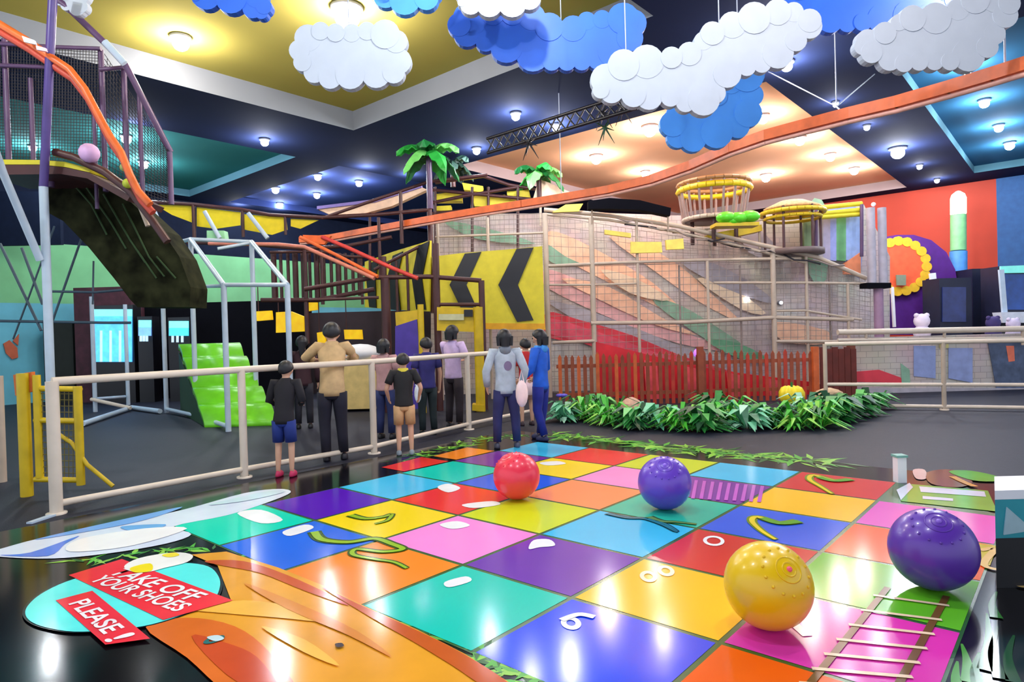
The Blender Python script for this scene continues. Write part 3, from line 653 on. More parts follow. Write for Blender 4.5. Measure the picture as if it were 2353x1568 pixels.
def net(name, quad, nu, nv, r, m, parent, n=4):
    a, b, c_, d_ = [Vector(q) for q in quad]; mb = MB()
    for i in range(nu+1):
        u = i/nu; mb.tube([a.lerp(b, u), d_.lerp(c_, u)], r, n)
    for j in range(nv+1):
        v = j/nv; mb.tube([a.lerp(d_, v), b.lerp(c_, v)], r, n)
    return mb.build(name, m, parent)
net('safety_net', [at(0, 100, 8.65), at(232, 114, 8.65), at(230, 372, 8.65), at(0, 366, 8.65)], 34, 38, .004, M_netd, t)
net('safety_net', [at(232, 112, 8.65), at(390, 350, 8.65), at(392, 470, 8.65), at(230, 420, 8.65)], 22, 26, .004, M_netd, t)
for k, (x, y, s, c) in enumerate([(205, 352, .12, (220, 176, 224)), (293, 422, .06, (190, 204, 60)), (285, 385, .05, (170, 190, 110))]):
    p = at(x, y, 8.1)
    o = tag(MB().ball(p, s, 14).build('netted_balloon' if k == 0 else 'foam_ball', mat('foam_%d' % c[0], c, .5)), ['lilac balloon caught in the tower netting', 'larger yellow green ball on the orange curved rail', 'small pale green ball on the orange curved rail'][k], 'balloon' if k == 0 else 'ball')
for q_ in range(6):
    x_ = 150+q_*44; tubepart('cover_seam', [at(x_, 402+q_*22, 8.97), at(x_+60, 470+q_*40, 8.97), at(x_+96, 540+q_*32, 8.97)] if q_ < 4 else [at(x_-10, 520+q_*14, 8.97), at(x_+34, 640, 8.97)], .014, mat('camo_green', (44, 70, 34), .8), t, 5)
for pts, r in [([(125, 520), (60, 700), (30, 780)], .02), ([(0, 560), (95, 760)], .03), ([(50, 570), (98, 700)], .03), ([(190, 540), (120, 740)], .025), ([(120, 670), (220, 672), (300, 665)], .03), ([(0, 738), (240, 742), (300, 742)], .035), ([(215, 600), (213, 700)], .02)]:
    tubepart('stay', [at(x, y, 9.6) for x, y in pts], r*.65, mat('steel_blue_bar', (54, 76, 92), .5), t, 6)

rp_ = [(-40, 30), (0, 56), (60, 92), (112, 128), (160, 160), (195, 205), (225, 262), (252, 312), (278, 350), (298, 400), (318, 440), (345, 470)]
t = thing('curved_slide_rail', at(200, 215, 7.9), 'orange curved rail winding down the front of the climbing tower', 'slide rail')
for k, off in enumerate((0, .09)):
    tubepart('slide_rail', [at(x, y, 7.85)+FH*off*.6-UZ*off for x, y in rp_], (.045), M_orange if k == 0 else mat('rail_red', (196, 70, 50), .5), t, 8)
flat('rail_reflector', [(50, 82), (78, 92), (82, 102), (55, 96)], 7.7, M_white, t, .03, 'white reflective plate'); flat('rail_reflector', [(82, 104), (104, 110), (106, 118), (84, 114)], 7.7, mat('pink_plate', (250, 190, 210), .4), t, .03, 'pink plate')

# ------------------------------------------------------------------ background at lower left: arcade
def slab(x0, y0, x1, dep, d, name, m, label, cat):
    a, b = at(x0, y0, d), at(x1, y0, d); z = a.z
    mb = MB().prism([gnd(a), gnd(b), gnd(b)+FH*dep, gnd(a)+FH*dep], UZ*z)
    return tag(mb.build(name, m), label, cat)
slab(168, 662, 300, .8, 16.6, 'arcade_partition', mat('maroon_wall', (70, 30, 44), .7, var=.3), 'dark maroon partition wall behind the lower pipe cage', 'partition')
slab(98, 742, 166, .5, 16.8, 'arcade_partition', mat('dark_olive_board', (34, 38, 34), .8), 'narrow dark board behind the foot of the tower pole', 'partition')
slab(300, 700, 700, .6, 17.2, 'arcade_partition', M_dark, 'long black partition behind the green slide', 'partition')
slab(700, 720, 1000, .5, 17.4, 'arcade_partition', mat('dark_plum', (44, 30, 40), .7), 'dark plum partition behind the chevron scaffold', 'partition')
for x0, y0, x1, y1, c, lab in [(215, 715, 302, 832, (70, 160, 250), 'brightest blue glowing game screen at the left'), (318, 740, 346, 772, (100, 150, 240), 'small blue game screen in the middle'), (388, 742, 432, 772, (60, 180, 250), 'cyan game screen right of the cage post')]:
    a, b = at(x0-3, y0-12, 16.2), at(x1+3, y0-12, 16.2); t = thing('arcade_cabinet', gnd(a), 'arcade cabinet with '+lab, 'arcade machine', 'arcade machines at the left')
    MB().prism([gnd(a), gnd(b), gnd(b)+FH*.35, gnd(a)+FH*.35], UZ*a.z).build('cabinet', M_black, t)
    flat('screen', [(x0, y0), (x1, y0), (x1, y1), (x0, y1)], 16.15, mat('screen_%d' % x0, c, .3, emit=1.3, var=.5, scale=5), t, .04)
    flat('marquee', [(x0, y0-4), (x1, y0-4), (x1, y0+12), (x0, y0+12)], 16.1, mat('marquee', (120, 240, 246), .3, emit=.9, var=.2), t, .04)
    for k in range(3):
        xx = x0+(x1-x0)*(k+.8)/4; tubepart('figure_bar', [at(xx, y0+45, 16.1), at(xx, y1, 16.1)], .03, mat('screen_white', (200, 230, 255), .4, emit=.5), t, 6)
for pts, lab in [([(588, 716), (622, 714), (624, 735), (590, 738)], 'small yellow sign left of the cage corner post'), ([(634, 718), (668, 716), (698, 728), (698, 762), (634, 765)], 'larger yellow sign behind the cage corner post'),
                 ([(790, 758), (830, 758), (832, 780), (792, 780)], 'yellow lit box right of the person in tan'), ([(728, 765), (745, 762), (748, 790), (730, 790)], 'small yellow sign above the tan back'), ([(700, 690), (728, 688), (730, 712), (702, 716)], 'orange lamp box under the brown bars')]:
    a = sum((at(x, y, 15.6) for x, y in pts), Vector())/len(pts)
    t = thing('hanging_sign', a, lab, 'sign', 'yellow signs in the arcade')
    flat('sign_board', pts, 15.6, mat('lit_yellow', (250, 196, 10), .5, emit=.35, var=.2), t, .12)
    z = at(pts[0][0], 690, 15.6); e = at(pts[0][0]+6, pts[0][1]+3, 15.65); tubepart('sign_bracket', [e, Vector((e.x, e.y, 2.75))], .012, M_brown, t, 5)
c = at(830, 800, 13.2); t = thing('white_car_ride', gnd(c), 'white and cream kiddie ride hood behind the person in tan', 'kiddie ride')
MB().ball(at(828, 812, 13.2), .42, 16, (1, 1, .45)).build('hood', M_white, t); MB().box(gnd(c)+UZ*.5, (.7, .7, .9), YAW).build('body', mat('cream', (226, 200, 130), .5), t)
c = onY(25, 805, YL-.03); t = thing('fox_painting', c, 'orange fox painting on the aqua wall at the far left', 'wall art')
for nm, pts in (('fox_body', [(8, 790), (22, 782), (40, 800), (42, 822), (28, 826), (14, 812)]), ('fox_tail', [(30, 784), (44, 768), (42, 794)])):
    MB().prism([onY(x, y, YL-.05) for x, y in pts], Vector((0, .05, 0))).build(nm, mat('fox_orange', (190, 92, 60), .7), t)
# teal hanging panels behind the tower
for pts, cc, lab in [([(125, 500), (142, 500), (142, 575), (125, 575)], (48, 86, 110), 'narrow blue panel behind the pole')]:
    a = at(pts[0][0], pts[0][1], 19); t = thing('wall_panel', a, lab, 'panel'); flat('board', pts, 19, mat('panel_blue', cc, .6), t, .05)
# dark angled screens in front of the green wall
flat('backdrop', [(-60, 440), (140, 440), (138, 500), (140, 562), (-60, 566)], 15.6, M_wdark, None, .1); o = bpy.data.objects['backdrop']; tag(o, 'dark blue screen hanging over the green wall below the tower deck', 'screen panel')

# ------------------------------------------------------------------ green wavy slide
t = thing('wavy_slide', gnd(at(540, 975, 10.9)), 'bright green wavy slide coming down beside the pale cage', 'slide')
mb = MB(); n = 60; rows = []
pa, pb = at(478, 792, 13.6), at(552, 972, 11.1); pb.z = .06
hw = .62
for i in range(n+1):
    u = i/n; c = pa.lerp(pb, u); c.z += .13*abs(math.sin(u*PI*5)); rows.append((c-RH*hw*(1+.02*math.sin(u*30)), c+RH*hw))
vs = [v for r_ in rows for v in r_]; fs = [(2*i, 2*i+1, 2*i+3, 2*i+2) for i in range(n)]
vs2 = [v-UZ*.12 for v in vs]; k = len(vs)
mb.add(vs+vs2, fs+[(a+k, d_+k, c_+k, b_+k) for a, b_, c_, d_ in fs]+[(2*i, 2*i+2, 2*i+2+k, 2*i+k) for i in range(n)]+[(2*i+1, 2*i+1+k, 2*i+3+k, 2*i+3) for i in range(n)]+[(0, k, k+1, 1), (2*n, 2*n+1, 2*n+1+k, 2*n+k)], True)
mb.build('slide_bed', mat('slide_green', (120, 220, 40), .3, var=.08), t)
MB().prism([rows[0][0]-UZ*.14, rows[-1][0]-UZ*.05, gnd(rows[0][0])], RH*2*hw).build('slide_support', mat('slide_dark_green', (20, 60, 24), .6), t)

# ------------------------------------------------------------------ brown scaffold with yellow sails and bar fence
t = thing('brown_scaffold', gnd(at(700, 800, 14)), 'dark brown pipe scaffold with close bars and yellow sails in the middle left', 'climbing frame')
DB = 14.0
for pts, r in [([(345, 464), (445, 470), (555, 482), (620, 494), (740, 500), (860, 494), (990, 482)], .04), ([(430, 558), (560, 560), (700, 572), (800, 565), (900, 545)], .04), ([(620, 580), (740, 578), (800, 590), (860, 592)], .03),
               ([(600, 690), (730, 690), (860, 665)], .05), ([(740, 502), (860, 460), (985, 418), (1120, 402)], .035), ([(860, 620), (985, 556)], .035)]:
    tubepart('rail', [at(x, y, DB) for x, y in pts], r, M_brown, t, 8)
for x, y0, y1, r in [(444, 470, 556, .04), (557, 482, 545, .035), (655, 496, 540, .03), (700, 575, 790, .05), (738, 572, 700, .04), (870, 500, 640, .035), (920, 440, 560, .04), (985, 415, 720, .055), (880, 590, 830, .07), (910, 600, 740, .03), (935, 580, 720, .03), (830, 600, 700, .03)]:
    a = at(x, y0, DB); b = at(x, y1, DB); tubepart('post', [a, Vector((a.x, a.y, b.z))], r, M_brown, t, 8)
for k in range(13):
    x = 628+k*16.5; a = at(x, 582, 14.3); b = at(x, 690 if k < 9 else 680, 14.3); tubepart('bar', [a, Vector((a.x, a.y, b.z))], .035 if k % 3 else .06, M_brown, t, 6)
for pts in [[(355, 470), (442, 474), (442, 512), (395, 494)], [(452, 476), (552, 488), (552, 518), (495, 526), (452, 520)], [(560, 492), (604, 496), (657, 500), (660, 528), (625, 540), (562, 528)], [(668, 503), (732, 506), (690, 526), (668, 520)]]:
    flat('sail', pts, DB+.08, mat('sail_yellow', (236, 212, 24), .6, var=.08), t, .02)
for pts in [[(470, 486), (505, 548)], [(570, 490), (615, 548)]]: tubepart('white_stay', [at(x, y, 13.6) for x, y in pts], .045, M_lgray, t, 8)
flat('mint_block', [(475, 530), (514, 530), (518, 556), (475, 556)], 13.7, mat('mint_block', (160, 224, 170), .5), t, .2, 'mint green block')
t = thing('sloping_slide_rails', at(800, 590, 12.5), 'pair of orange and white pipes sloping down to the chevron scaffold', 'slide rail')
tubepart('slope_rail', [at(x, y, z) for x, y, z in [(480, 560, 13.5), (640, 562, 13.2), (700, 568, 13), (860, 640, 12.4)]], .04, mat('salmon_rail', (216, 130, 110), .4), t, 8)
tubepart('slope_rail', [at(x, y, z) for x, y, z in [(740, 545, 13.2), (800, 570, 13), (905, 618, 12.6), (960, 640, 12.5)]], .04, mat('red_rail', (210, 64, 60), .4), t, 8)
tubepart('slope_rail', [at(x, y, z) for x, y, z in [(690, 545, 13.2), (780, 590, 12.8), (868, 636, 12.4)]], .035, M_orange, t, 8)
flat('orange_shelf', [(695, 540), (760, 542), (745, 562), (705, 560)], 13.2, M_orange, t, .1)

# chevron panels
t = thing('chevron_panel', gnd(at(1120, 750, 13.8)), 'big yellow wall panel with two black chevrons pointing left', 'sign panel')
dC = 13.8
flat('panel', [(992, 590), (1060, 582), (1160, 574), (1246, 566), (1252, 748), (1000, 746)], dC, M_yel, t, .1)
flat('ochre_skirt', [(1000, 742), (1252, 744), (1254, 758), (1000, 756)], dC-.02, mat('ochre', (226, 164, 20), .5), t, .12)
for pts in [[(1187, 572), (1226, 569), (1190, 655), (1226, 736), (1188, 740), (1145, 655)], [(1068, 583), (1106, 579), (1072, 655), (1106, 732), (1072, 736), (1033, 655)]]:
    flat('chevron', pts, dC-.03, M_black, t, .04)
t = thing('chevron_panel', gnd(at(980, 720, 13.8)), 'yellow side panel with narrow black chevrons, seen at a slant beside the brown posts', 'sign panel')
XP = at(988, 640, 13.8).x
def flatX(name, pts, dx, m, th=.05): return MB().prism([onX(x, y, XP+dx) for x, y in pts], Vector((th, 0, 0))).build(name, m, t)
flatX('panel', [(988, 553), (985, 716), (905, 712), (838, 706), (838, 602), (905, 578)], 0, M_yel)
for pts in [[(960, 566), (986, 554), (969, 640), (978, 712), (956, 711), (946, 640)], [(902, 588), (925, 578), (912, 640), (920, 714), (898, 712), (889, 642)], [(852, 604), (870, 596), (862, 645), (864, 708), (848, 706), (842, 648)]]:
    flatX('chevron', pts, -.03, M_black, .02)

# front brown frame and yellow playhouse
t = thing('brown_entry_frame', gnd(at(1105, 850, 12.6)), 'brown pipe box frame in front of the chevron panels', 'climbing frame')
DE = 12.6
for pts, r in [([(700, 665), (860, 638), (985, 636), (1106, 645)], .045), ([(1000, 700), (1106, 700)], .035), ([(710, 690), (870, 684)], .03)]:
    tubepart('rail', [at(x, y, DE) for x, y in pts], r, M_brown, t, 8)
for x, y0, r in [(1106, 645, .06), (885, 640, .09), (1000, 560, .07)]:
    a = at(x, y0, DE); tubepart('post', [a, gnd(a)], r, M_brown, t, 10)
t = thing('yellow_playhouse', gnd(at(1100, 940, 12.2)), 'yellow playhouse frame with a purple panel behind the children', 'playhouse')
flat('top_beam', [(1004, 706), (1104, 708), (1104, 764), (1004, 760)], 12.3, M_yelframe, t, .1)
flat('window_slot', [(1008, 722), (1066, 722), (1066, 736), (1008, 736)], 12.25, mat('pale_slot', (200, 200, 160), .5), t, .03)
flat('dark_badge', [(1066, 712), (1086, 712), (1086, 728), (1066, 728)], 12.25, M_black, t, .03)
a = at(1098, 706, 12.3); tubepart('corner_post', [a, gnd(a)], .09, M_yelframe, t, 10)
a = at(966, 700, 12.3); tubepart('corner_post', [a, gnd(a)], .06, M_yelframe, t, 10)
flat('step', [(1085, 930), (1112, 932), (1112, 946), (1085, 944)], 12.2, M_yelframe, t, .3)
flat('yellow_header', [(908, 718), (970, 712), (970, 740), (910, 750)], 12.35, M_yelframe, t, .06)
flat('purple_panel', [(908, 750), (958, 734), (964, 808), (962, 940), (908, 940)], 12.3, mat('purple_panel', (72, 52, 160), .5), t, .08, 'purple lower panel')

# ------------------------------------------------------------------ painted mural wall behind the nets
M_mur = brick_mat('mural_base', (222, 206, 198), (208, 196, 194), (176, 164, 160), 4)
DM = 16.0
mw = MB(); mw.cur = 0
def murq(pts, k, lift):
    mw.cur = k; mw.prism([at(x, y, DM-lift) for x, y in pts], FH*(.3 if k == 0 else .02))
DMsm = True
flrL, flrR = gnd(at(990, 900, DM)), gnd(at(2045, 900, DM))
mw.cur = 0; tl, tr = at(990, 492, DM), at(2045, 590, DM)
mw.prism([flrL, flrR, tr, at(1985, 470, DM), at(1700, 500, DM), at(1400, 490, DM), tl], FH*.3)
bands = [([(1255, 535), (1300, 540), (1400, 590), (1500, 650), (1600, 740), (1660, 780), (1560, 730), (1400, 650), (1300, 600), (1255, 585)], 1), ([(1400, 545), (1470, 560), (1560, 610), (1640, 680), (1700, 740), (1600, 690), (1500, 620)], 1),
         ([(1255, 620), (1320, 640), (1450, 700), (1560, 760), (1700, 810), (1560, 790), (1400, 730), (1255, 660)], 2), ([(1255, 560), (1300, 590), (1340, 610), (1280, 608), (1255, 590)], 3),
         ([(1500, 690), (1560, 700), (1660, 760), (1740, 820), (1660, 800), (1560, 740)], 3), ([(1255, 690), (1340, 710), (1450, 750), (1600, 810), (1800, 880), (1600, 850), (1450, 800), (1330, 740)], 4),
         ([(1255, 718), (1330, 735), (1450, 770), (1600, 830), (1860, 905), (1860, 930), (1450, 930), (1370, 800), (1255, 775)], 5), ([(1255, 730), (1380, 765), (1560, 830), (1700, 880), (1560, 858), (1400, 800), (1255, 765)], 6),
         ([(1290, 640), (1400, 660), (1520, 730), (1600, 770), (1500, 745), (1380, 690)], 1), ([(1600, 640), (1680, 660), (1760, 720), (1700, 710)], 8), ([(1560, 600), (1640, 605), (1740, 660), (1780, 700), (1660, 660)], 4), ([(1020, 510), (1100, 520), (1230, 560), (1100, 550)], 3), ([(1620, 780), (1700, 790), (1770, 830), (1700, 825)], 9), ([(1380, 620), (1460, 640), (1540, 690), (1450, 675)], 8), ([(1780, 740), (1900, 760), (1900, 790), (1800, 785)], 1), ([(1860, 470), (1900, 480), (1900, 640), (1860, 630)], 3), ([(1905, 480), (1972, 480), (1975, 640), (1920, 560)], 7), ([(1700, 510), (1760, 540), (1800, 600), (1720, 580)], 4)]
for i, (pts, k) in enumerate(bands): murq(smooth(pts, 3), k, .03+.008*i)
mural_m = [M_mur, mat('mural_peach', (252, 196, 164), .6), mat('mural_rose', (232, 176, 176), .6), mat('mural_green', (136, 176, 150), .6), mat('mural_grey', (176, 170, 180), .6), mat('mural_red', (222, 60, 76), .6, var=.15, scale=2), mat('mural_pink', (228, 84, 106), .6), mat('mural_lav', (146, 160, 210), .6), mat('mural_cream', (246, 220, 190), .6), mat('mural_leaf', (110, 176, 136), .6)]
o = mw.build('mural_wall', mural_m); tag(o, 'long pale brick wall painted with sweeping red, peach and green swirls behind the nets', 'mural wall')
uvl = o.data.uv_layers.new(name='u')
for lp in o.data.loops:
    v = Vector(o.data.vertices[lp.vertex_index].co); uvl.data[lp.index].uv = (v.dot(RH)*.5, v.z*.5)

# low mural wall behind the right railing
DW = 13.6
t0 = MB(); a, b = gnd(at(1950, 930, DW)), gnd(at(2900, 930, DW)); zt = at(2150, 772, DW).z
t0.cur = 0; t0.prism([a, b, b+FH*.2, a+FH*.2], UZ*zt)
for i, (pts, k) in enumerate([([(1960, 855), (2020, 850), (2070, 868), (2075, 880), (1960, 878)], 5), ([(2070, 835), (2090, 850), (2092, 885), (2072, 880)], 3), ([(2100, 795), (2150, 795), (2150, 870), (2100, 865)], 7), ([(2180, 800), (2235, 800), (2235, 880), (2180, 870)], 7),
                              ([(2270, 785), (2600, 785), (2600, 895), (2290, 895)], 10), ([(2312, 795), (2330, 795), (2332, 830), (2318, 832)], 11), ([(1960, 892), (2600, 892), (2600, 930), (1960, 930)], 4), ([(2160, 786), (2180, 786), (2180, 800), (2160, 800)], 12)]):
    t0.cur = k; t0.prism([at(x, y, DW-.02-.006*i) for x, y in pts], FH*.012)
o = t0.build('mural_wall', mural_m+[mat('mural_navy', (76, 90, 120), .6, var=.3), mat('mural_orange', (236, 120, 90), .6), mat('mural_yellow', (210, 200, 130), .6)])
tag(o, 'low pale painted wall behind the right railing', 'mural wall')
uvl = o.data.uv_layers.new(name='u')
for lp in o.data.loops:
    v = Vector(o.data.vertices[lp.vertex_index].co); uvl.data[lp.index].uv = (v.dot(RH)*.5, v.z*.5)
# upper beige ledge rail on that wall
t = thing('ledge_rail', at(2150, 765, DW-.3), 'double beige rail on top of the low right wall', 'railing')
for y0, y1, r in ((764, 754, .06), (782, 777, .035)):
    tubepart('rail', [at(1925, y0, DW-.15), at(2450, y1, DW-.15)], r, M_beige, t, 8)
for x in (1990, 2170, 2350): a = at(x, 760, DW-.15); tubepart('post', [a, a-UZ*.3], .03, M_tan, t, 8)

# ------------------------------------------------------------------ net climbing frame
t = thing('net_frame', gnd(at(1500, 900, 14.6)), 'tall tan pipe frame hung with pale safety netting in front of the painted mural', 'climbing frame')
DN = 14.6
tops = {1005: 500, 1120: 500, 1252: 490, 1358: 500, 1462: 500, 1625: 600, 1775: 570, 1852: 590, 1948: 650}
for x, y in tops.items():
    a = at(x, y, DN); r = .06 if x in (1252, 1358, 1775) else .035; tubepart('post', [a, gnd(a)], r, M_tan, t, 8)
for x in (1560, 1700, 1905):
    a = at(x, 610, DN+.2); tubepart('post', [a, gnd(a)], .025, M_net, t, 6)
for pts, r in [([(1250, 482), (1400, 495), (1560, 520), (1700, 552), (1880, 592), (1990, 640)], .05), ([(1250, 492), (1400, 506), (1560, 534), (1700, 566), (1850, 604)], .03), ([(1252, 612), (1420, 604), (1600, 598), (1840, 594)], .035),
               ([(1358, 743), (1576, 741), (1780, 730), (1960, 735)], .045), ([(1780, 785), (1960, 786)], .04), ([(1270, 788), (1366, 784)], .04), ([(1400, 905), (1560, 905), (1870, 900)], .035), ([(1775, 715), (1850, 714), (1980, 735)], .025), ([(1262, 655), (1358, 655), (1462, 652)], .025), ([(1640, 650), (1850, 650), (1990, 652)], .03), ([(1000, 545), (1250, 535)], .025)]:
    tubepart('rail', [at(x, y, DN) for x, y in pts], r, M_tan, t, 8)
# crinkled rope bundles along the top
rnd = random.Random(3); 
for k in range(9):
    x0 = 1380+k*55; y0 = 495+k*12; pts = [at(x0+i*30, y0+i*6+rnd.uniform(-9, 9), DN+rnd.uniform(-.2, .2)) for i in range(5)]
    tubepart('rope', pts, .018, M_netd if k % 2 else M_net, t, 5)
net('safety_net', [at(1258, 615, DN+.05), at(1850, 598, DN+.05), gnd(at(1850, 900, DN+.05))+UZ*.1, gnd(at(1258, 900, DN+.05))+UZ*.1], 36, 18, .005, M_net, t)
net('safety_net', [at(1000, 500, DN+.05), at(1255, 490, DN+.05), at(1255, 590, DN+.05), at(1000, 590, DN+.05)], 24, 9, .005, M_net, t)
net('safety_net', [at(1255, 495, DN+.05), at(1850, 590, DN+.05), at(1850, 600, DN+.05), at(1258, 612, DN+.05)], 36, 5, .005, M_net, t)
net('safety_net', [at(1850, 600, DN+.05), at(2000, 645, DN+.05), at(2000, 785, DN+.05), at(1850, 785, DN+.05)], 12, 14, .0045, M_net, t)
for pts in [[(1450, 556), (1520, 556), (1522, 580), (1450, 582)], [(1530, 552), (1570, 548), (1572, 572), (1532, 574)], [(1300, 470), (1340, 468), (1330, 486), (1270, 488)], [(1390, 528), (1450, 536), (1450, 546), (1390, 538)]]:
    flat('yellow_pad', pts, DN-.1, mat('pad_yellow', (250, 224, 96), .5), t, .1, 'yellow foam pad')
# dark awning
t = thing('dark_awning', at(1450, 475, 14.2), 'black slanted awning under the orange track, left of the basket lookout', 'awning')
flat('awning_board', [(1352, 462), (1400, 455), (1470, 460), (1542, 478), (1540, 496), (1470, 482), (1400, 480), (1352, 480)], 14.2, M_dark, t, .25)
for x, y in ((1360, 470), (1535, 488)): a = at(x, y, 14.3); tubepart('awning_strut', [a, at(x, y+45, 14.5)], .02, M_tan, t, 6)
# dark ceiling duct strip right of the palms
t = thing('cream_canopy', at(1260, 430, 15), 'cream pointed canopy between the small palm and the orange track', 'canopy')
flat('canopy_cloth', [(1238, 412), (1262, 420), (1320, 446), (1240, 458), (1225, 456)], 15, mat('cream_cloth', (240, 206, 178), .7), t, .2)
tubepart('canopy_pole', [at(1242, 456, 15), at(1242, 520, 15)], .03, M_tan, t, 6)
t = thing('yellow_canopy', at(1090, 450, 15.2), 'yellow layered canopy roofs on the scaffold below the palms', 'canopy')
for pts in [[(1000, 446), (1060, 440), (1062, 462), (1000, 462)], [(1062, 420), (1110, 428), (1108, 442), (1066, 436)], [(1085, 450), (1160, 448), (1180, 462), (1165, 476), (1090, 474)], [(1165, 440), (1215, 436), (1220, 456), (1170, 462)], [(1000, 474), (1036, 472), (1036, 484), (1000, 484)]]:
    flat('canopy_panel', pts, 15.2, mat('canopy_yellow', (226, 206, 50), .6), t, .3)
for pts in [[(985, 468), (1060, 452), (1190, 430)], [(985, 492), (1110, 480), (1200, 470)], [(1000, 420), (1110, 405), (1170, 425), (1260, 440)], [(985, 436), (1090, 446), (1240, 460)]]:
    tubepart('canopy_rail', [at(x, y, 15.1) for x, y in pts], .04, M_brown, t, 6)
for x in (1000, 1085, 1122, 1190): a = at(x, 430, 15.1); tubepart('canopy_post', [a, at(x, 585, 15.1)], .035, M_brown, t, 6)

t = thing('cream_canopy', at(850, 470, 14.8), 'long cream and violet canopy on the scaffold left of the tall palm', 'canopy')
flat('canopy_cloth', [(728, 480), (860, 464), (968, 430), (982, 436), (900, 474), (840, 490), (760, 494)], 14.8, mat('cream_cloth', (240, 206, 178), .7), t, .2)
flat('violet_trim', [(728, 474), (860, 458), (968, 424), (968, 431), (860, 465), (728, 481)], 14.75, mat('violet_trim', (120, 104, 170), .6), t, .22)
tubepart('canopy_pole', [at(850, 488, 14.9), at(850, 640, 14.9)], .03, M_brown, t, 6)
for x, y, lab in ((1717, 688, 'bright round spotlight on the mural wall behind the nets'), (1795, 696, 'weaker round spotlight on the mural wall, right of the bright one')):
    p = at(x, y, DM-.12); t = thing('wall_spotlight', p, lab, 'wall light', 'spotlights on the mural wall'); MB().ball(p, .06 if x < 1750 else .04, 12).build('lens', mat('lens_soft', (250, 250, 255), .4, emit=8, var=0), t)
    MB().lathe(p+FH*.03, [(.04, 0), (.06, .02), (.06, .06), (0, .06)], 14, FH).build('housing', M_house, t)
# basket lookout
def ringtube(c, r, th, m, name, parent, n=28): 
    pts = [c+Vector((math.cos(2*PI*k/n)*r, math.sin(2*PI*k/n)*r, 0)) for k in range(n)]; mb = MB()
    for k in range(n): mb.tube([pts[k], pts[(k+1) % n]], th, 6)
    return mb.build(name, m, parent)
DK = 15.0; c1 = at(1640, 424, DK); c0 = at(1640, 505, DK); R = 80*DK/FP
t = thing('basket_lookout', c0, 'round barred basket lookout with yellow rim on top of the net structure', 'lookout')
ringtube(c1, R, .05, mat('bronze_rim', (150, 104, 60), .5), 'top_rim', t); ringtube(c1-UZ*.14, R*.99, .07, M_yelframe, 'yellow_band', t); ringtube(Vector((c0.x, c0.y, c0.z)), R*.85, .05, M_tan, 'bottom_rim', t)
MB().lathe(c0, [(0, -.03), (R*.85, -.03), (R*.85, .03), (0, .03)], 24).build('basket_floor', M_brown, t)
for k in range(18):
    a = 2*PI*k/18; tubepart('bar', [c1+Vector((math.cos(a)*R, math.sin(a)*R, 0)), Vector((c0.x, c0.y, c0.z))+Vector((math.cos(a)*R*.85, math.sin(a)*R*.85, 0))], .03, mat('bar_bronze', (140, 116, 110), .5), t, 5)
for k in range(4):
    a = 2*PI*k/4+.4; p = c0+Vector((math.cos(a)*R*.6, math.sin(a)*R*.6, 0)); tubepart('support', [p, Vector((p.x, p.y, at(1640, 560, DK).z))], .05, M_brown, t, 6)
t = thing('green_cushion', at(1690, 502, 13.9), 'bright green lumpy cushion below the basket lookout', 'cushion')
mb = MB()
for x, y, r in [(1668, 500, .19), (1695, 502, .2), (1722, 498, .2), (1684, 508, .14)]: mb.ball(at(x, y, 13.9), r*.92, 14, (1.2, 1.2, .7))
mb.build('cushion_body', mat('lime_cushion', (96, 218, 44), .4), t)
flat('cushion_shelf', [(1645, 512), (1745, 510), (1745, 518), (1645, 520)], 13.8, M_yelframe, t, .4)
t = thing('straw_umbrella', at(1820, 475, 14.9), 'straw topped round shelter right of the basket lookout', 'shelter')
cc = at(1820, 478, 14.9); MB().lathe(cc, [(0, .18), (.28, .15), (.62, 0), (.6, -.04), (0, 0)], 24).build('straw_roof', mat('straw', (226, 186, 140), .8, var=.3, scale=20), t)
ringtube(cc-UZ*.12, .68, .05, M_yelframe, 'yellow_ring', t); ringtube(cc-UZ*.24, .6, .04, M_yelframe, 'yellow_ring', t)
for k in range(6):
    a = 2*PI*k/6; p = cc+Vector((math.cos(a)*.6, math.sin(a)*.6, -.02)); tubepart('post', [p, p-UZ*1.0], .03, M_brown, t, 6)
MB().lathe(cc-UZ*1.0, [(0, -.08), (.66, -.08), (.66, .04), (0, .04)], 24).build('deck', mat('taupe_deck', (110, 92, 90), .6), t)
t = thing('yellow_top_rails', at(1930, 480, 15.2), 'yellow topped rail bay at the right end of the net structure', 'railing')
for y0, y1 in ((478, 468), (492, 482), (500, 492)): tubepart('rail', [at(1878, y0, 15.3), at(1980, y1, 15.3)], .055, M_yel, t, 8)
for x in (1875, 1980): a = at(x, 470, 15.2); tubepart('post', [a, at(x, 590, 15.2)], .04, M_purpipe, t, 8)
t = thing('yellow_walkway', at(1690, 545, 15.0), 'yellow walkway edge below the green cushion', 'walkway')
flat('walkway_edge', [(1625, 540), (1650, 534), (1750, 516), (1752, 530), (1690, 544), (1628, 548)], 15, M_yelframe, t, .4)
tubepart('walkway_rail', [at(1620, 528, 15), at(1755, 505, 15)], .02, M_tan, t, 6)
for x, y in ((1630, 546), (1745, 528)): a = at(x, y, 15.1); tubepart('walkway_post', [a, a-UZ*.45], .03, M_tan, t, 6)
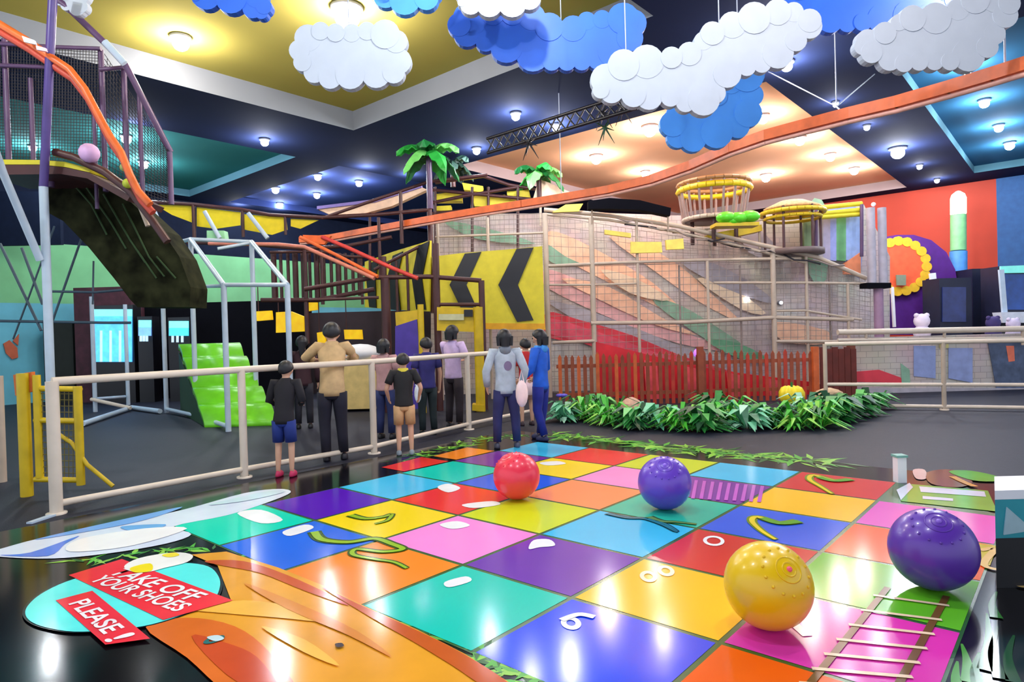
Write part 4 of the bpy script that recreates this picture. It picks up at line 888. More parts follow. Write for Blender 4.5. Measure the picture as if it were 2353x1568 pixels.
# grey twin columns
t = thing('twin_columns', gnd(at(2010, 650, 14.4)), 'pair of grey steel columns at the right end of the nets', 'column')
for x0, x1 in ((1992, 2008), (2018, 2034)):
    a_ = at((x0+x1)/2, 478, 14.4); b_ = at((x0+x1)/2, 655, 14.4); tubepart('column', [a_, Vector((a_.x, a_.y, b_.z))], .09, mat('column_grey', (178, 172, 186), .4), t, 12)
flat('column_foot', [(1992, 650), (2048, 650), (2048, 662), (1992, 662)], 14.3, M_dark, t, .3)
a = at(2018, 662, 14.5); tubepart('lower_post', [a, gnd(a)], .1, mat('mauve_post', (160, 126, 156), .5), t, 10)
MB().ball(at(2007, 470, 14.4), .05, 8).build('finial', M_white, t)

# ------------------------------------------------------------------ palms
def palm(x, y, yb, d, fr, label, trunkm, colr, ln):
    c = at(x, y, d); b = at(x, yb, d); t = thing('artificial_palm', Vector((c.x, c.y, b.z)), label, 'palm tree', 'artificial palms on the scaffold')
    tubepart('trunk', [Vector((c.x, c.y, b.z)), c], .06, trunkm, t, 8)
    for k in range(fr):
        a = 2*PI*k/fr+.3; D_ = Vector((math.cos(a), math.sin(a), 0)); mb = MB(); vs = []; n = 8; s = Vector((-D_.y, D_.x, 0))
        lift = .9 if k % 2 else .35
        for i in range(n+1):
            u = i/n; p = c+D_*ln*u+UZ*(ln*(lift*u-.9*u*u*(1.0 if k % 2 else 1.2))); w_ = ln*.3*math.sin(PI*min(1, u*.93+.07))
            zz = -.05 if i % 2 else 0
            vs += [p-s*w_+UZ*(zz-.06), p+UZ*.03, p+s*w_+UZ*(zz-.06)]
        mb.add(vs, [(3*i, 3*i+1, 3*i+4, 3*i+3) for i in range(n)]+[(3*i+1, 3*i+2, 3*i+5, 3*i+4) for i in range(n)])
        o = mb.build('frond', colr[k % len(colr)], t); sd = o.modifiers.new('s', 'SOLIDIFY'); sd.thickness = .02
GR = [mat('frond_green', (42, 168, 62), .5), mat('frond_light', (120, 214, 110), .5), mat('frond_dark', (22, 110, 50), .5)]
palm(985, 352, 480, 13.4, 9, 'taller green artificial palm on a violet trunk above the brown scaffold', M_purpipe, GR, .66)
palm(1238, 398, 468, 15.0, 8, 'smaller palm between the yellow canopies and the orange recess', M_brown, [GR[2], GR[1], GR[0]], .6)
palm(1040, 375, 430, 15.6, 7, 'dark little palm just right of the taller palm', M_brown, [mat('frond_black', (20, 50, 40), .6)], .5)

# ------------------------------------------------------------------ picket fence
t = thing('picket_fence', gnd(at(1600, 920, 12.7)), 'red brown wooden picket fence behind the plants', 'fence')
DF = 12.75; Mp = [mat('picket_brown', (150, 70, 42), .55, var=.2), mat('picket_red', (182, 56, 36), .55, var=.2), mat('picket_orange', (204, 96, 44), .55, var=.2)]
n = 41; rnd = random.Random(5)
for k in range(n):
    x = 1286+k*(1862-1286)/(n-1); yt = 814-k*.25+rnd.uniform(-4, 4)
    a = at(x, yt, DF); b = gnd(a); z = a.z; w_ = .034
    mb = MB(); mb.prism([b-RH*w_, b+RH*w_, b+RH*w_+UZ*(z-.06), b+UZ*z, b-RH*w_+UZ*(z-.06)], FH*.02)
    mb.build('picket', Mp[0 if k % 3 else (1 if k > 12 else 2)], t)
a, b = gnd(at(1280, 900, DF+.04)), gnd(at(1872, 900, DF+.04))
for z in (.22, .78): MB().beam(a+UZ*z, b+UZ*z, .03, .07).build('fence_rail', Mp[0], t)
for x in (1608, 1872):
    q = at(x, 797, DF-.03); MB().box(gnd(q)+UZ*q.z/2, (.11, .11, q.z), YAW).build('fence_post', Mp[2] if x > 1800 else Mp[0], t)
t = thing('board_gate', gnd(at(1920, 905, 12.9)), 'dark brown solid board gate at the right end of the picket fence', 'gate')
for k in range(6):
    x = 1890+k*14; q = at(x, 798+(k % 2)*4, 12.9+k*.05); MB().box(gnd(q)+UZ*q.z/2, (.11, .04, q.z), YAW-PI/2).build('board', mat('dark_board', (104, 36, 26), .6, var=.2), t)
q = at(1955, 785, 13.2); MB().box(gnd(q)+UZ*q.z/2, (.12, .12, q.z), YAW).build('gate_post', mat('dark_post', (120, 58, 36), .6), t)
t = thing('red_slide', gnd(at(1650, 900, 13.6)), 'broad red slide bed glimpsed behind the picket fence', 'slide')
flat('slide_bed', [(1370, 786), (1500, 818), (1640, 850), (1862, 878), (1862, 925), (1480, 925), (1372, 905)], 13.7, mat('slide_red', (214, 30, 44), .4, var=.2, scale=2), t, .1)
for k in range(4): flat('slide_stripe', [(1480+k*95, 828+k*14), (1510+k*95, 834+k*14), (1516+k*95, 920), (1486+k*95, 920)], 13.64, mat('slide_pink', (240, 90, 100), .4), t, .04)

# ------------------------------------------------------------------ plants along the fence
def plant(x, y, s, kind, label, seed):
    rnd = random.Random(seed); p = gnd(onz(x, y)); t = thing('leafy_plant', p, label, 'plant', 'leafy plants along the fence')
    mb = MB()
    for k in range(80 if kind != 2 else 60):
        a = rnd.uniform(0, 2*PI); D_ = Vector((math.cos(a), math.sin(a), 0)); l = s*rnd.uniform(.45, 1.0); up_ = rnd.uniform(.3, 1.7); w_ = l*(.08 if kind == 0 else .15)
        sv = Vector((-D_.y, D_.x, 0)); b = p+D_*rnd.uniform(0, .1)+UZ*.01; mb.cur = rnd.choice((0, 0, 1, 2))
        q1_ = b+D_*l*.45+UZ*l*up_*.55; q2_ = b+D_*l+UZ*max(.01, l*(up_*.55-.25))
        q0_ = b+D_*l*.15+UZ*l*up_*.25
        mb.add([b, q0_-sv*w_*.6, q0_+sv*w_*.6, q1_-sv*w_, q1_+sv*w_, q2_], [(0, 1, 2), (1, 3, 4, 2), (3, 5, 4)])
    cs = [((78, 190, 56), (36, 110, 42), (160, 226, 90)), ((46, 140, 60), (22, 74, 40), (120, 204, 110)), ((110, 196, 150), (46, 120, 80), (176, 226, 196))][kind]
    o = mb.build('foliage', [mat('leaf_%d_%d' % (kind, i), c_, .45, var=.15) for i, c_ in enumerate(cs)], t)
    sd = o.modifiers.new('s', 'SOLIDIFY'); sd.thickness = .006
    MB().lathe(p, [(.06, 0), (.05, .06), (0, .07)], 8).build('stem_base', mat('soil_brown', (60, 44, 34), .9), t)
ps = [(1298, 968, .42, 2, 'bluish green plant at the left end of the fence, beside the blue jacket'), (1345, 965, .46, 0, 'spiky bright plant, second from the left end of the fence'), (1400, 975, .5, 0, 'full bright green plant left of the pinkish rock'),
      (1455, 985, .44, 1, 'dark green plant just in front of the pinkish rock'), (1510, 982, .46, 2, 'grey green plant right of the pinkish rock'), (1562, 988, .44, 0, 'bright plant in front of the left half of the fence'),
      (1615, 990, .44, 1, 'dark plant below the middle fence post'), (1668, 978, .5, 0, 'tall light green plant right of the middle fence post'), (1720, 985, .46, 2, 'pale bluish plant in the middle right of the row'),
      (1772, 980, .46, 1, 'dark leafy plant left of the yellow pumpkin'), (1828, 985, .44, 0, 'bright spiky plant below the yellow pumpkin'), (1880, 982, .5, 0, 'broad bright plant below the orange fence post'),
      (1925, 968, .48, 1, 'dark plant before the board gate'), (1965, 955, .46, 1, 'dark drooping plant at the right end, by the railing'), (2005, 940, .4, 1, 'last dark plant touching the right railing'),
      (1375, 945, .4, 1, 'dark plant in the back row near the left end'), (1640, 950, .42, 1, 'dark plant in the back row behind the tall light one'), (1850, 950, .42, 2, 'grey green plant in the back row behind the bright spiky one')]
for i, a in enumerate(ps): plant(*a, seed=20+i)
p = gnd(onz(1820, 935)); t = thing('toy_pumpkin', p, 'small yellow pumpkin shape among the plants near the orange post', 'ornament')
mb = MB()
for k in range(8): a = 2*PI*k/8; mb.ball(p+Vector((math.cos(a)*.11, math.sin(a)*.11, .21)), .12, 10, (1, 1, 1.4))
mb.build('pumpkin_body', mat('pumpkin_yellow', (240, 214, 30), .4), t); tubepart('pumpkin_stem', [p+UZ*.34, p+UZ*.44], .02, GR[2], t, 6)
tubepart('stake', [p, p+UZ*.2], .03, M_brown, t, 6)
def rock(x, y, s, rgb, label, seed):
    p = gnd(onz(x, y)); rnd = random.Random(seed); bm = bmesh.new(); bmesh.ops.create_icosphere(bm, subdivisions=3, radius=s)
    for v in bm.verts: v.co *= 1+.16*math.sin(v.co.x*9/s*.3+seed)*math.cos(v.co.y*7/s*.3)+rnd.uniform(-.04, .04); v.co.z = v.co.z*.75+s*.6
    me = bpy.data.meshes.new('rock'); bm.to_mesh(me); bm.free(); o = bpy.data.objects.new('rock', me); COL.objects.link(o); o.location = p; me.materials.append(mat('rock_%d' % rgb[1], rgb, .8, var=.25)); tag(o, label, 'rock')
rock(1450, 952, .2, (214, 170, 146), 'pinkish rock among the plants left of the middle', 1); rock(1905, 930, .24, (206, 176, 140), 'tan rock before the board gate', 4)
p = gnd(onz(1292, 950)); t = thing('blue_flower', p, 'blue purple flower at the left end of the plants', 'flower'); tubepart('flower_stem', [p, p+UZ*.3], .012, GR[2], t, 5)
mb = MB()
for k in range(6): a = 2*PI*k/6; mb.ball(p+Vector((math.cos(a)*.06, math.sin(a)*.06, .32)), .05, 8, (1, 1, .6))
mb.build('petals', mat('flower_blue', (90, 80, 200), .5), t)
p = at(1605, 812, 13.0); t = thing('violet_lamp', gnd(p), 'violet glowing ball lamp above the picket fence', 'lamp'); MB().ball(p, .1, 12).build('lamp_ball', mat('violet_glow', (180, 110, 250), .4, emit=.8), t); tubepart('lamp_pole', [gnd(p), p], .015, M_tan, t, 6)

# ------------------------------------------------------------------ far right backdrop
t = thing('flower_mural', gnd(at(2100, 700, 18.5)), 'purple arch board with a big orange and yellow flower on the right', 'mural board')
arch = [(2030, 770), (2030, 545), (2060, 540), (2100, 540), (2140, 552), (2175, 580), (2195, 620), (2205, 680), (2205, 770)]
flat('arch_board', arch, 18.5, mat('arch_purple', (84, 26, 128), .6, var=.1), t, .15)
ccx, ccy = 2068, 612
flat('flower_disc', ell(ccx, ccy, 55, 55, 0), 18.4, mat('flower_orange', (240, 96, 56), .6), t, .08)
for k in range(13):
    a = -PI*.62+k*PI*1.25/12; x, y = ccx+62*math.cos(a), ccy+58*math.sin(a)
    flat('petal', ell(x, y, 12, 11, 0, 12), 18.38+.01*(k % 2), mat('petal_yellow', (234, 186, 40), .6), t, .07)
flat('flower_window', [(2060, 632), (2082, 632), (2082, 656), (2062, 656)], 18.3, mat('grey_green', (128, 140, 120), .6), t, .05)
for x0, y0, x1, y1, w_ in ((2015, 660, 2032, 752, .1), (2050, 660, 2055, 752, .05), (2142, 628, 2156, 752, .12)):
    a, b = at(x0, y0, 18.2), at(x1, y1, 18.2); MB().beam(a, b, w_*1.4, .06, FH).build('white_strut', M_white, t)
t = thing('painted_column', gnd(at(2210, 620, 18.8)), 'column painted green and blue with a glowing lamp at its top', 'column')
for (x0, y0), (x1, y1), r, m, nm in [((2202, 456), (2202, 492), .2, mat('lamp_cream', (255, 244, 226), .4, emit=1.6), 'glowing_top'), ((2202, 494), (2202, 576), .2, mat('column_green', (130, 196, 136), .5), 'green_shaft'), ((2202, 578), (2202, 634), .22, mat('column_blue', (80, 150, 226), .5), 'blue_shaft')]:
    tubepart(nm, [at(x0, y0, 18.8), at(x1, y1, 18.8)], r, m, t, 14)
MB().lathe(at(2202, 456, 18.8), [(.2, 0), (.16, .12), (.06, .2), (0, .22)], 14).build('lamp_tip', MATS['lamp_cream'], t)
a = at(2202, 634, 18.8); tubepart('dark_shaft', [a, gnd(a)], .2, M_dark, t, 12)
def cabinet(x0, y0, x1, d, label, scr=None, scol=(20, 60, 150)):
    a, b = at(x0, y0, d), at(x1, y0, d); t = thing('arcade_cabinet', gnd(a), label, 'arcade machine', 'dark arcade machines at the right')
    MB().prism([gnd(a), gnd(b), gnd(b)+FH*.7, gnd(a)+FH*.7], UZ*a.z).build('cabinet', mat('cab_navy', (22, 26, 52), .5), t)
    if scr: flat('screen', scr, d-.03, mat('cab_screen_%d' % x0, scol, .3, emit=.5, var=.5, scale=4), t, .03)
    return t
cabinet(2158, 640, 2232, 17.0, 'dark navy cabinet right of the purple arch', [(2166, 660), (2220, 660), (2220, 740), (2166, 740)], (24, 34, 80))
cabinet(2234, 618, 2290, 17.9, 'tall black cabinet right of the painted column')
t = cabinet(2298, 612, 2420, 16.6, 'arcade machine with teal and blue screen at the right edge', [(2306, 630), (2400, 630), (2400, 712), (2310, 712)], (14, 50, 110))
flat('marquee', [(2300, 612), (2400, 608), (2400, 626), (2300, 628)], 16.5, mat('marquee_teal', (110, 200, 190), .4, emit=.5), t, .05)
MB().beam(at(2300, 620, 16.45), at(2308, 718, 16.45), .12, .06, FH).build('silver_edge', M_lgray, t)
flat('control_shelf', [(2300, 718), (2400, 716), (2400, 742), (2306, 742)], 16.3, mat('shelf_white', (220, 226, 240), .4), t, .3)
for x, y, r, c_, lab in [(2118, 738, 17, (236, 224, 244), 'white lilac plush head above the right ledge'), (2282, 742, 15, (60, 50, 110), 'dark blue plush head above the right ledge'), (2328, 745, 14, (206, 196, 226), 'pale plush head at the right edge of the ledge')]:
    p = at(x, y, DW+.35); t = thing('plush_toy', p, lab, 'plush toy', 'plush heads above the right ledge')
    rr = r*(DW+.35)/FP; MB().ball(p, rr, 16).build('head', mat('plush_%d' % c_[0], c_, .8), t); MB().ball(p-UZ*rr*1.6, rr*1.1, 12).build('body', mat('plush_%d' % c_[0], c_, .8), t)
    for s_ in (-1, 1): MB().ball(p+RH*rr*.7*s_+UZ*rr*.75, rr*.35, 8).build('ear', mat('plush_%d' % c_[0], c_, .8), t)
t = thing('striped_wall_panel', gnd(at(1925, 540, 15.9)), 'upright panel with green, lavender and blue stripes left of the twin columns', 'panel')
for k, (x0, x1, c_) in enumerate([(1892, 1908, (176, 168, 196)), (1908, 1922, (150, 160, 220)), (1922, 1944, (110, 176, 120)), (1944, 1976, (150, 176, 226)), (1848, 1868, (116, 140, 100)), (1868, 1892, (170, 160, 166))]):
    flat('stripe', [(x0, 498), (x1, 496), (x1, 600), (x0, 598)], 15.55, mat('stripe_%d_%d' % (c_[0], c_[1]), c_, .6), t, .1)
flat('orange_corner', [(1940, 606), (1978, 580), (1978, 632), (1940, 630)], 15.5, mat('corner_orange', (236, 140, 96), .6), t, .08)

# ------------------------------------------------------------------ people
def skin_obj(name, chains, m, parent, sub=1, root=0):
    # chains: list of lists of (x,y,z,r); a chain may start with an int = index of an existing vertex
    bm = bmesh.new(); lay = bm.verts.layers.skin.verify(); V = []
    for ch in chains:
        prev = None
        for q in ch:
            if isinstance(q, int): prev = V[q]; continue
            v = bm.verts.new(q[:3]); rr = q[3] if not isinstance(q[3], tuple) else q[3]
            v[lay].radius = (rr, rr) if not isinstance(rr, tuple) else rr; V.append(v)
            if prev is not None: bm.edges.new((prev, v))
            prev = v
    V[root][lay].use_root = True
    me = bpy.data.meshes.new(name); bm.to_mesh(me); bm.free(); o = bpy.data.objects.new(name, me); COL.objects.link(o); o.parent = parent
    me.materials.append(m); md = o.modifiers.new('skin', 'SKIN'); md.use_smooth_shade = True
    ms = o.modifiers.new('sub', 'SUBSURF'); ms.levels = sub; ms.render_levels = sub
    return o
def lmb(name, parent, mb, m):
    me = bpy.data.meshes.new(name); me.from_pydata([tuple(v) for v in mb.v], [], mb.f); me.materials.append(m)
    for p_, s_ in zip(me.polygons, mb.sm): p_.use_smooth = s_
    bm = bmesh.new(); bm.from_mesh(me); bmesh.ops.recalc_face_normals(bm, faces=bm.faces); bm.to_mesh(me); bm.free()
    o = bpy.data.objects.new(name, me); COL.objects.link(o); o.parent = parent; return o
def person(foot, h, face, label, top, trou, shoe=(30, 30, 36), arms=None, legs=None, lean=0, hair='short', sleeve='long', shorts=False, skirt=None, collar=None, bob=0):
    """face: turn in degrees from facing straight away from the camera (positive = turned left)"""
    p = gnd(onz(*foot)) if not isinstance(foot, Vector) else foot
    t = thing('person', p, label, 'person'); t.rotation_euler.z = YAW-PI/2+math.radians(face)
    arms = arms or {}; legs = legs or {}
    J = {}
    for s, k in ((-1, 'L'), (1, 'R')):
        J['sh'+k] = Vector((s*.105, lean*.30, .815)); J['el'+k] = Vector(arms.get('el'+k, (s*.145, .0+lean*.25, .64))); J['wr'+k] = Vector(arms.get('wr'+k, (s*.15, .05+lean*.2, .49)))
        J['hp'+k] = Vector((s*.05, 0, .5)); J['kn'+k] = Vector(legs.get('kn'+k, (s*.058, .012, .28))); J['an'+k] = Vector(legs.get('an'+k, (s*.062, -.005, .045)))
    nk = Vector((0, lean*.32, .84)); hd = Vector((0, lean*.38+.008, .925-bob))
    def v(a, r): return (a.x*h, a.y*h, a.z*h, r*h)
    ch = [[v(Vector((0, 0, .53)), .06), v(Vector((0, lean*.1, .62)), .055), v(Vector((0, lean*.25, .75)), .065), v(nk, .032), v(nk.lerp(hd, .5), .032), v(hd+Vector((0, 0, -.018)), .050), v(hd+Vector((0, .0, .018)), .054), v(hd+Vector((0, -.004, .045)), .036)]]
    cnt = 8
    for k in 'LR':
        s = -1 if k == 'L' else 1
        wr = J['wr'+k]; d = (wr-J['el'+k]).normalized(); palm = wr+d*.03
        ch.append([2, v(J["sh"+k], .027), v(J['sh'+k].lerp(J['el'+k], .5), .027), v(J['el'+k], .023), v(J['el'+k].lerp(wr, .5), .021), v(wr, .015), v(palm, (.019))]); pi_ = cnt+5; cnt += 6
        sd = Vector((0, 1, 0)) if abs(d.y) < .8 else Vector((1, 0, 0)); sd = (sd-d*sd.dot(d)).normalized(); nrm = d.cross(sd)*s
        for f_ in range(4):
            o_ = palm+sd*(.014-.0095*f_)+d*.012; ln = (.03, .036, .033, .026)[f_]
            ch.append([pi_, v(o_, .0058), v(o_+d*ln*.6-nrm*.004, .0055), v(o_+d*ln-nrm*.012, .0045)]); cnt += 3
        o_ = palm+sd*.018-d*.008; ch.append([pi_, v(o_, .006), v(o_+sd*.012+d*.018, .005)]); cnt += 2
        ch.append([0, v(J['hp'+k], .048), v(J['hp'+k].lerp(J['kn'+k], .5), .04), v(J['kn'+k], .031), v(J['kn'+k].lerp(J['an'+k], .35), .03), v(J['an'+k], .02), v(J['an'+k]+Vector((0, .05, -.025)), .018)]); cnt += 6
    # nose, ears as short branches of the head
    ch.append([5, v(hd+Vector((0, .058, -.012)), .008)]); cnt += 1
    ch.append([5, v(hd+Vector((-.056, -.002, -.006)), .01)]); ch.append([5, v(hd+Vector((.056, -.002, -.006)), .01)])
    skin_obj('body', ch, M_skin, t, 1)
    # face details
    fc = MB()
    for s in (-1, 1): fc.ball((hd+Vector((s*.02, .052, .0)))*h, .0065*h, 8)
    lmb('eyes', t, fc, mat('eye_dark', (30, 22, 20), .3))
    lmb('mouth', t, MB().ball((hd+Vector((0, .050, -.034)))*h, .011*h, 8, (1.3, .5, .4)), mat('lips', (180, 90, 84), .5))
    # hair cap
    hm = MB(); n = 18
    cap = []; low = {'short': -.25, 'long': -.25, 'bob': -.25}[hair]
    rx, ry, rz = .066, .073, .076; c_ = hd+Vector((0, -.008, .012)); K = 10; vs = []
    for i in range(K+1):
        for q in range(n):
            b_ = 2*PI*q/n; back = .5-.5*math.sin(b_)       # 0 in front (+y), 1 at the back
            amax = PI*(.36+back*(.34 if hair == 'short' else .40)); a_ = amax*i/K
            vs.append((c_+Vector((rx*math.sin(a_)*math.cos(b_), ry*math.sin(a_)*math.sin(b_), rz*math.cos(a_))))*h)
    vs_in = [((Vector(q)/h-c_)*.86+c_)*h for q in vs]; NV = len(vs)
    fs = [(i*n+q, i*n+(q+1) % n, (i+1)*n+(q+1) % n, (i+1)*n+q) for i in range(K) for q in range(n)]
    hm.add(vs+vs_in, fs+[tuple(i+NV for i in reversed(f_)) for f_ in fs]+[(K*n+q, K*n+(q+1) % n, K*n+(q+1) % n+NV, K*n+q+NV) for q in range(n)], True)
    if hair == 'long':
        hm.tube([(c_+Vector((0, -.05, .0)))*h, (c_+Vector((0, -.06, -.07)))*h, (c_+Vector((0, -.065+lean*-.1, -.16)))*h], .05*h, 10, .02*h)
    if hair == 'bob':
        for s in (-1, 1): hm.tube([(c_+Vector((s*.045, -.02, .01)))*h, (c_+Vector((s*.048, -.022, -.07)))*h], .028*h, 8, .02*h)
        hm.tube([(c_+Vector((0, -.045, .0)))*h, (c_+Vector((0, -.05, -.075)))*h], .045*h, 10, .035*h)
    lmb('hair', t, hm, M_hair)
    # top garment: one lofted torso with tapering sleeves
    def mtube(mb, pts, rad, n=12, fl=1.0):
        k = len(pts); vs = []
        for i, p_ in enumerate(pts):
            d_ = (pts[min(i+1, k-1)]-pts[max(i-1, 0)]).normalized(); ref = Vector((0, 1, 0)) if abs(d_.y) < .8 else Vector((1, 0, 0))
            a_ = (ref-d_*ref.dot(d_)).normalized(); b_ = d_.cross(a_)
            vs += [(p_+(a_*math.cos(2*PI*q/n)*fl+b_*math.sin(2*PI*q/n))*rad[i])*h for q in range(n)]
        mb.add(vs, [(i*n+q, i*n+(q+1) % n, (i+1)*n+(q+1) % n, (i+1)*n+q) for i in range(k-1) for q in range(n)]+[tuple(range(n-1, -1, -1)), tuple(range((k-1)*n, k*n))], True)
    def loft(mb, rings, n=20):
        vs = []
        for z_, rx_, ry_ in rings:
            c__ = Vector((0, lean*.94*max(0, z_-.5), z_))
            vs += [(c__+Vector((math.cos(2*PI*q/n)*rx_, math.sin(2*PI*q/n)*ry_, 0)))*h for q in range(n)]
        k = len(rings)
        mb.add(vs, [(i*n+q, i*n+(q+1) % n, (i+1)*n+(q+1) % n, (i+1)*n+q) for i in range(k-1) for q in range(n)]+[tuple(range(n-1, -1, -1)), tuple(range((k-1)*n, k*n))], True)
    tm = mat('cloth_%d_%d_%d' % top, top, .8, var=.16, scale=9); mb = MB(); lg = sleeve == 'long'
    loft(mb, [(.465 if lg else .485, .088, .066), (.50, .092, .07), (.56, .086, .064), (.64, .084, .062), (.72, .094, .066), (.78, .103, .064), (.815, .094, .055), (.838, .058, .046), (.858, .038, .036)])
    for k in 'LR':
        e = J['el'+k]; w_ = J['wr'+k]; s0 = J['sh'+k]; s1 = Vector((s0.x*.45, s0.y, s0.z-.012))
        if lg: mtube(mb, [s1, s0, s0.lerp(e, .5), e, e.lerp(w_, .5), e.lerp(w_, .93)], [.04, .043, .038, .034, .032, .026])
        else: mtube(mb, [s1, s0, s0.lerp(e, .4), s0.lerp(e, .68)], [.04, .042, .039, .038])
    jk = lmb('jacket' if lg else 'shirt', t, mb, tm)
    if collar:
        mb = MB(); cy = lean*.94*.34
        if lg: mb.ball((Vector((0, -.045+cy, .835)))*h, .05*h, 12, (1, .6, .9))
        mb.lathe(Vector((0, cy, .84))*h, [(.052*h, -.012*h), (.052*h, .018*h), (.04*h, .022*h)], 14)
        lmb('hood' if lg else 'collar', jk, mb, mat('cloth_%d_%d_%d' % collar, collar, .8))
    # trousers
    bm_ = mat('cloth_%d_%d_%d' % trou, trou, .8, var=.14, scale=9); mb = MB()
    loft(mb, [(.57, .074, .056), (.53, .08, .06), (.49, .086, .064), (.455, .082, .06), (.44, .07, .05)])
    for k in 'LR':
        hp, kn, an = J['hp'+k]+Vector((0, 0, -.01)), J['kn'+k], J['an'+k]
        if shorts: mtube(mb, [hp, hp.lerp(kn, .5), kn.lerp(hp, .12)], [.056, .052, .05])
        else: mtube(mb, [hp, hp.lerp(kn, .5), kn, kn.lerp(an, .4), kn.lerp(an, .95)], [.056, .05, .042, .038, .034])
    lmb('trousers' if not shorts else 'shorts', t, mb, bm_)
    if skirt: lmb('skirt', t, MB().lathe(Vector((0, 0, .56))*h, [(.06*h, 0), (.085*h, -.08*h), (.115*h, -.2*h), (.105*h, -.2*h), (.05*h, -.02*h)], 16), mat('cloth_%d_%d_%d' % skirt, skirt, .8))
    for k in 'LR':
        sm = MB(); a = J['an'+k]*h
        vs = []; n = 12
        for i, (zz, g_) in enumerate(((0, .95), (.25, 1.05), (.6, .95), (1, .55))):
            for q in range(n):
                b_ = 2*PI*q/n; vs.append(Vector((a.x+math.cos(b_)*.026*h*g_, a.y+.025*h+math.sin(b_)*.062*h*g_-(.014*h if i == 3 else 0), max(0, a.z-.045*h)+.003+zz*.052*h)))
        sm.add(vs, [(i*n+q, i*n+(q+1) % n, (i+1)*n+(q+1) % n, (i+1)*n+q) for i in range(3) for q in range(n)]+[tuple(range(n-1, -1, -1)), tuple(range(3*n, 4*n))], True)
        lmb('shoe', t, sm, mat('shoe_%d_%d_%d' % shoe, shoe, .5))
    return t
def bag(parent, c, s, rgb, name, lab, strap=None):
    lm_ = MB().ball(c, 1, 14, s); o = lmb(name, parent, lm_, mat('bag_%d_%d' % (rgb[0], rgb[1]), rgb, .7)); o['label'] = lab
    return o

hooded = person((1166, 1030), 1.50, 8, 'person in grey hooded sweater and dark jeans, at the far corner of the board', (176, 186, 198), (38, 38, 88), (70, 70, 90), legs={'anL': (-.085, 0, .045), 'anR': (.085, 0, .045), 'knL': (-.075, .01, .28), 'knR': (.075, .01, .28)},
       arms={'elL': (-.165, -.02, .655), 'wrL': (-.155, .04, .52), 'elR': (.165, -.03, .66), 'wrR': (.15, .05, .53)}, hair='bob', collar=(120, 128, 140))
person((1246, 1012), 1.49, 62, 'person in bright blue jacket and blue trousers, turned left, beside the plants', (28, 92, 206), (24, 34, 130), (30, 34, 80), arms={'elR': (.14, .0, .65), 'wrR': (.12, .12, .56), 'elL': (-.14, .02, .65), 'wrL': (-.12, .14, .56)},
       legs={'anL': (-.05, -.05, .045), 'anR': (.06, .05, .045)}, collar=(70, 150, 230), hair='bob')
person((1212, 978), 1.36, 20, 'person in red top and pale pink skirt between the grey and blue dressed ones', (196, 36, 40), (206, 160, 150), (60, 40, 50), skirt=(244, 206, 212), sleeve='short', shorts=True, hair='short')
t = person((768, 1058), 1.66, 12, 'person in tan shirt and black trousers leaning with both arms on the railing, back turned', (196, 162, 116), (22, 20, 38), (24, 22, 34), lean=.42,
       arms={'elL': (-.19, .15, .74), 'wrL': (-.15, .26, .725), 'elR': (.16, .16, .73), 'wrR': (.12, .27, .725)}, legs={'anL': (-.05, -.03, .045), 'anR': (.07, .0, .045)}, bob=.012)
person((656, 1096), 1.22, -5, 'child in black jacket and blue shorts with pink shoes, partly hidden at the railing', (22, 18, 26), (22, 44, 120), (196, 40, 90), arms={'elL': (-.15, .05, .66), 'wrL': (-.1, .14, .62), 'elR': (.15, .05, .66), 'wrR': (.1, .14, .62)}, lean=.2, shorts=True)
person((932, 1046), 1.24, 10, 'child in black and yellow top and tan shorts standing before the railing, back turned', (30, 28, 30), (196, 152, 108), (140, 150, 160), sleeve='short', shorts=True, arms={'elL': (-.17, .0, .66), 'wrL': (-.15, .08, .56), 'elR': (.17, .0, .66), 'wrR': (.15, .08, .56)}, collar=(214, 196, 60))
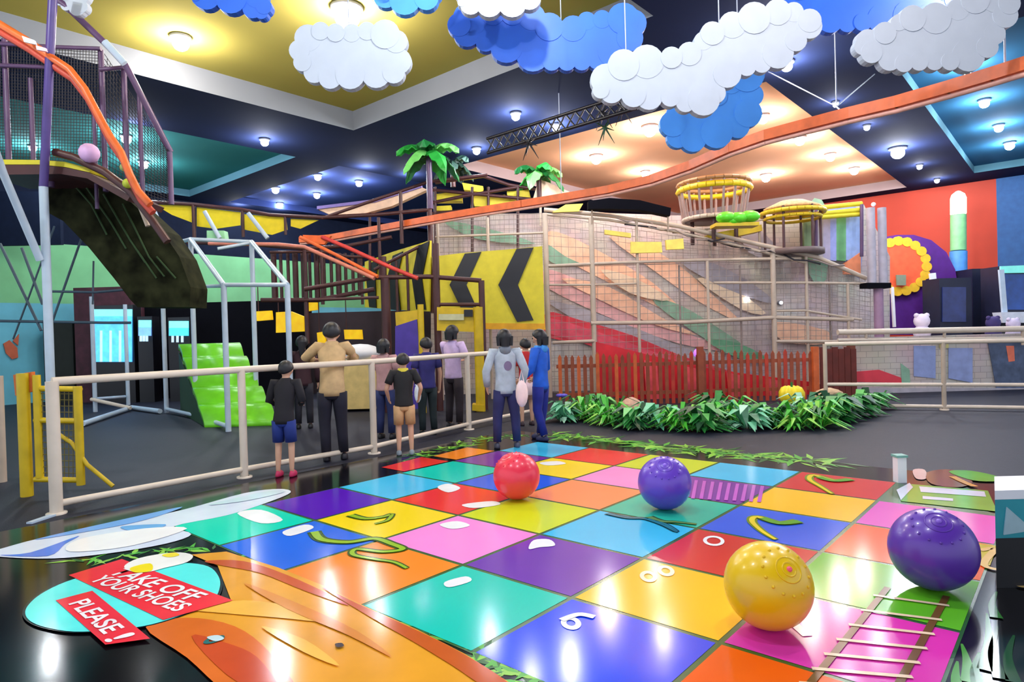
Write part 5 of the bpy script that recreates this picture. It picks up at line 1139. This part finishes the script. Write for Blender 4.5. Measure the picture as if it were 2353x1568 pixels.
person((888, 1008), 1.42, -15, 'person in dusty pink shirt and navy trousers behind the railing, left of the purple panel', (196, 150, 150), (34, 44, 92), sleeve='short', hair='bob')
person((985, 1000), 1.42, 25, 'person in deep blue top and dark green trousers behind the railing, under the yellow beam', (52, 48, 118), (22, 36, 40), sleeve='short', hair='short')
person((1045, 983), 1.6, -30, 'tall person in lilac patterned shirt and dark brown trousers behind the railing', (206, 180, 222), (38, 28, 36), sleeve='short', hair='bob', arms={'elL': (-.13, .08, .68), 'wrL': (-.06, .16, .66), 'elR': (.15, .03, .65), 'wrR': (.1, .12, .6)})
person((700, 985), 1.5, 15, 'person in dark maroon coat deep behind the railing, left of the one in tan', (54, 24, 34), (24, 24, 36), hair='long')
lmb('back_print', hooded, MB().add([Vector((.015+.034*math.cos(2*PI*k/16), -.066 if k != 99 else 0, .70+.04*math.sin(2*PI*k/16)))*1.5 for k in range(16)]+[Vector((.015+.034*math.cos(2*PI*k/16), -.045, .70+.04*math.sin(2*PI*k/16)))*1.5 for k in range(16)], [tuple(range(16)), tuple(range(31, 15, -1))]+[(k, (k+1) % 16, (k+1) % 16+16, k+16) for k in range(16)]), mat('print_mauve', (120, 104, 134), .8))
# things carried
for x, y, d, s, c_, lab, nm in [(1199, 905, 8.1, (.09, .07, .17), (246, 214, 214), 'pale pink bag hanging between the grey and blue dressed people', 'soft_bag'), (885, 885, 9.6, (.09, .06, .13), (150, 180, 226), 'light blue bag at the side of the person in dusty pink', 'soft_bag'), (960, 905, 9.2, (.05, .05, .13), (226, 234, 246), 'white bottle bag right of the child in tan shorts', 'soft_bag')]:
    p = at(x, y, d); t = thing(nm, p, lab, 'bag', 'bags carried by the group'); MB().ball(p, 1, 14, s).build('bag_body', mat('bagc_%d_%d' % (c_[0], c_[1]), c_, .7), t)
    tubepart('bag_strap', [p+UZ*s[2]*.9-RH*.03, p+UZ*(s[2]+.12), p+UZ*s[2]*.9+RH*.03], .008, mat('bagc_%d_%d' % (c_[0], c_[1]), c_, .7), t, 6)

for o in list(bpy.data.objects):
    if '_w' in o: del o['_w']
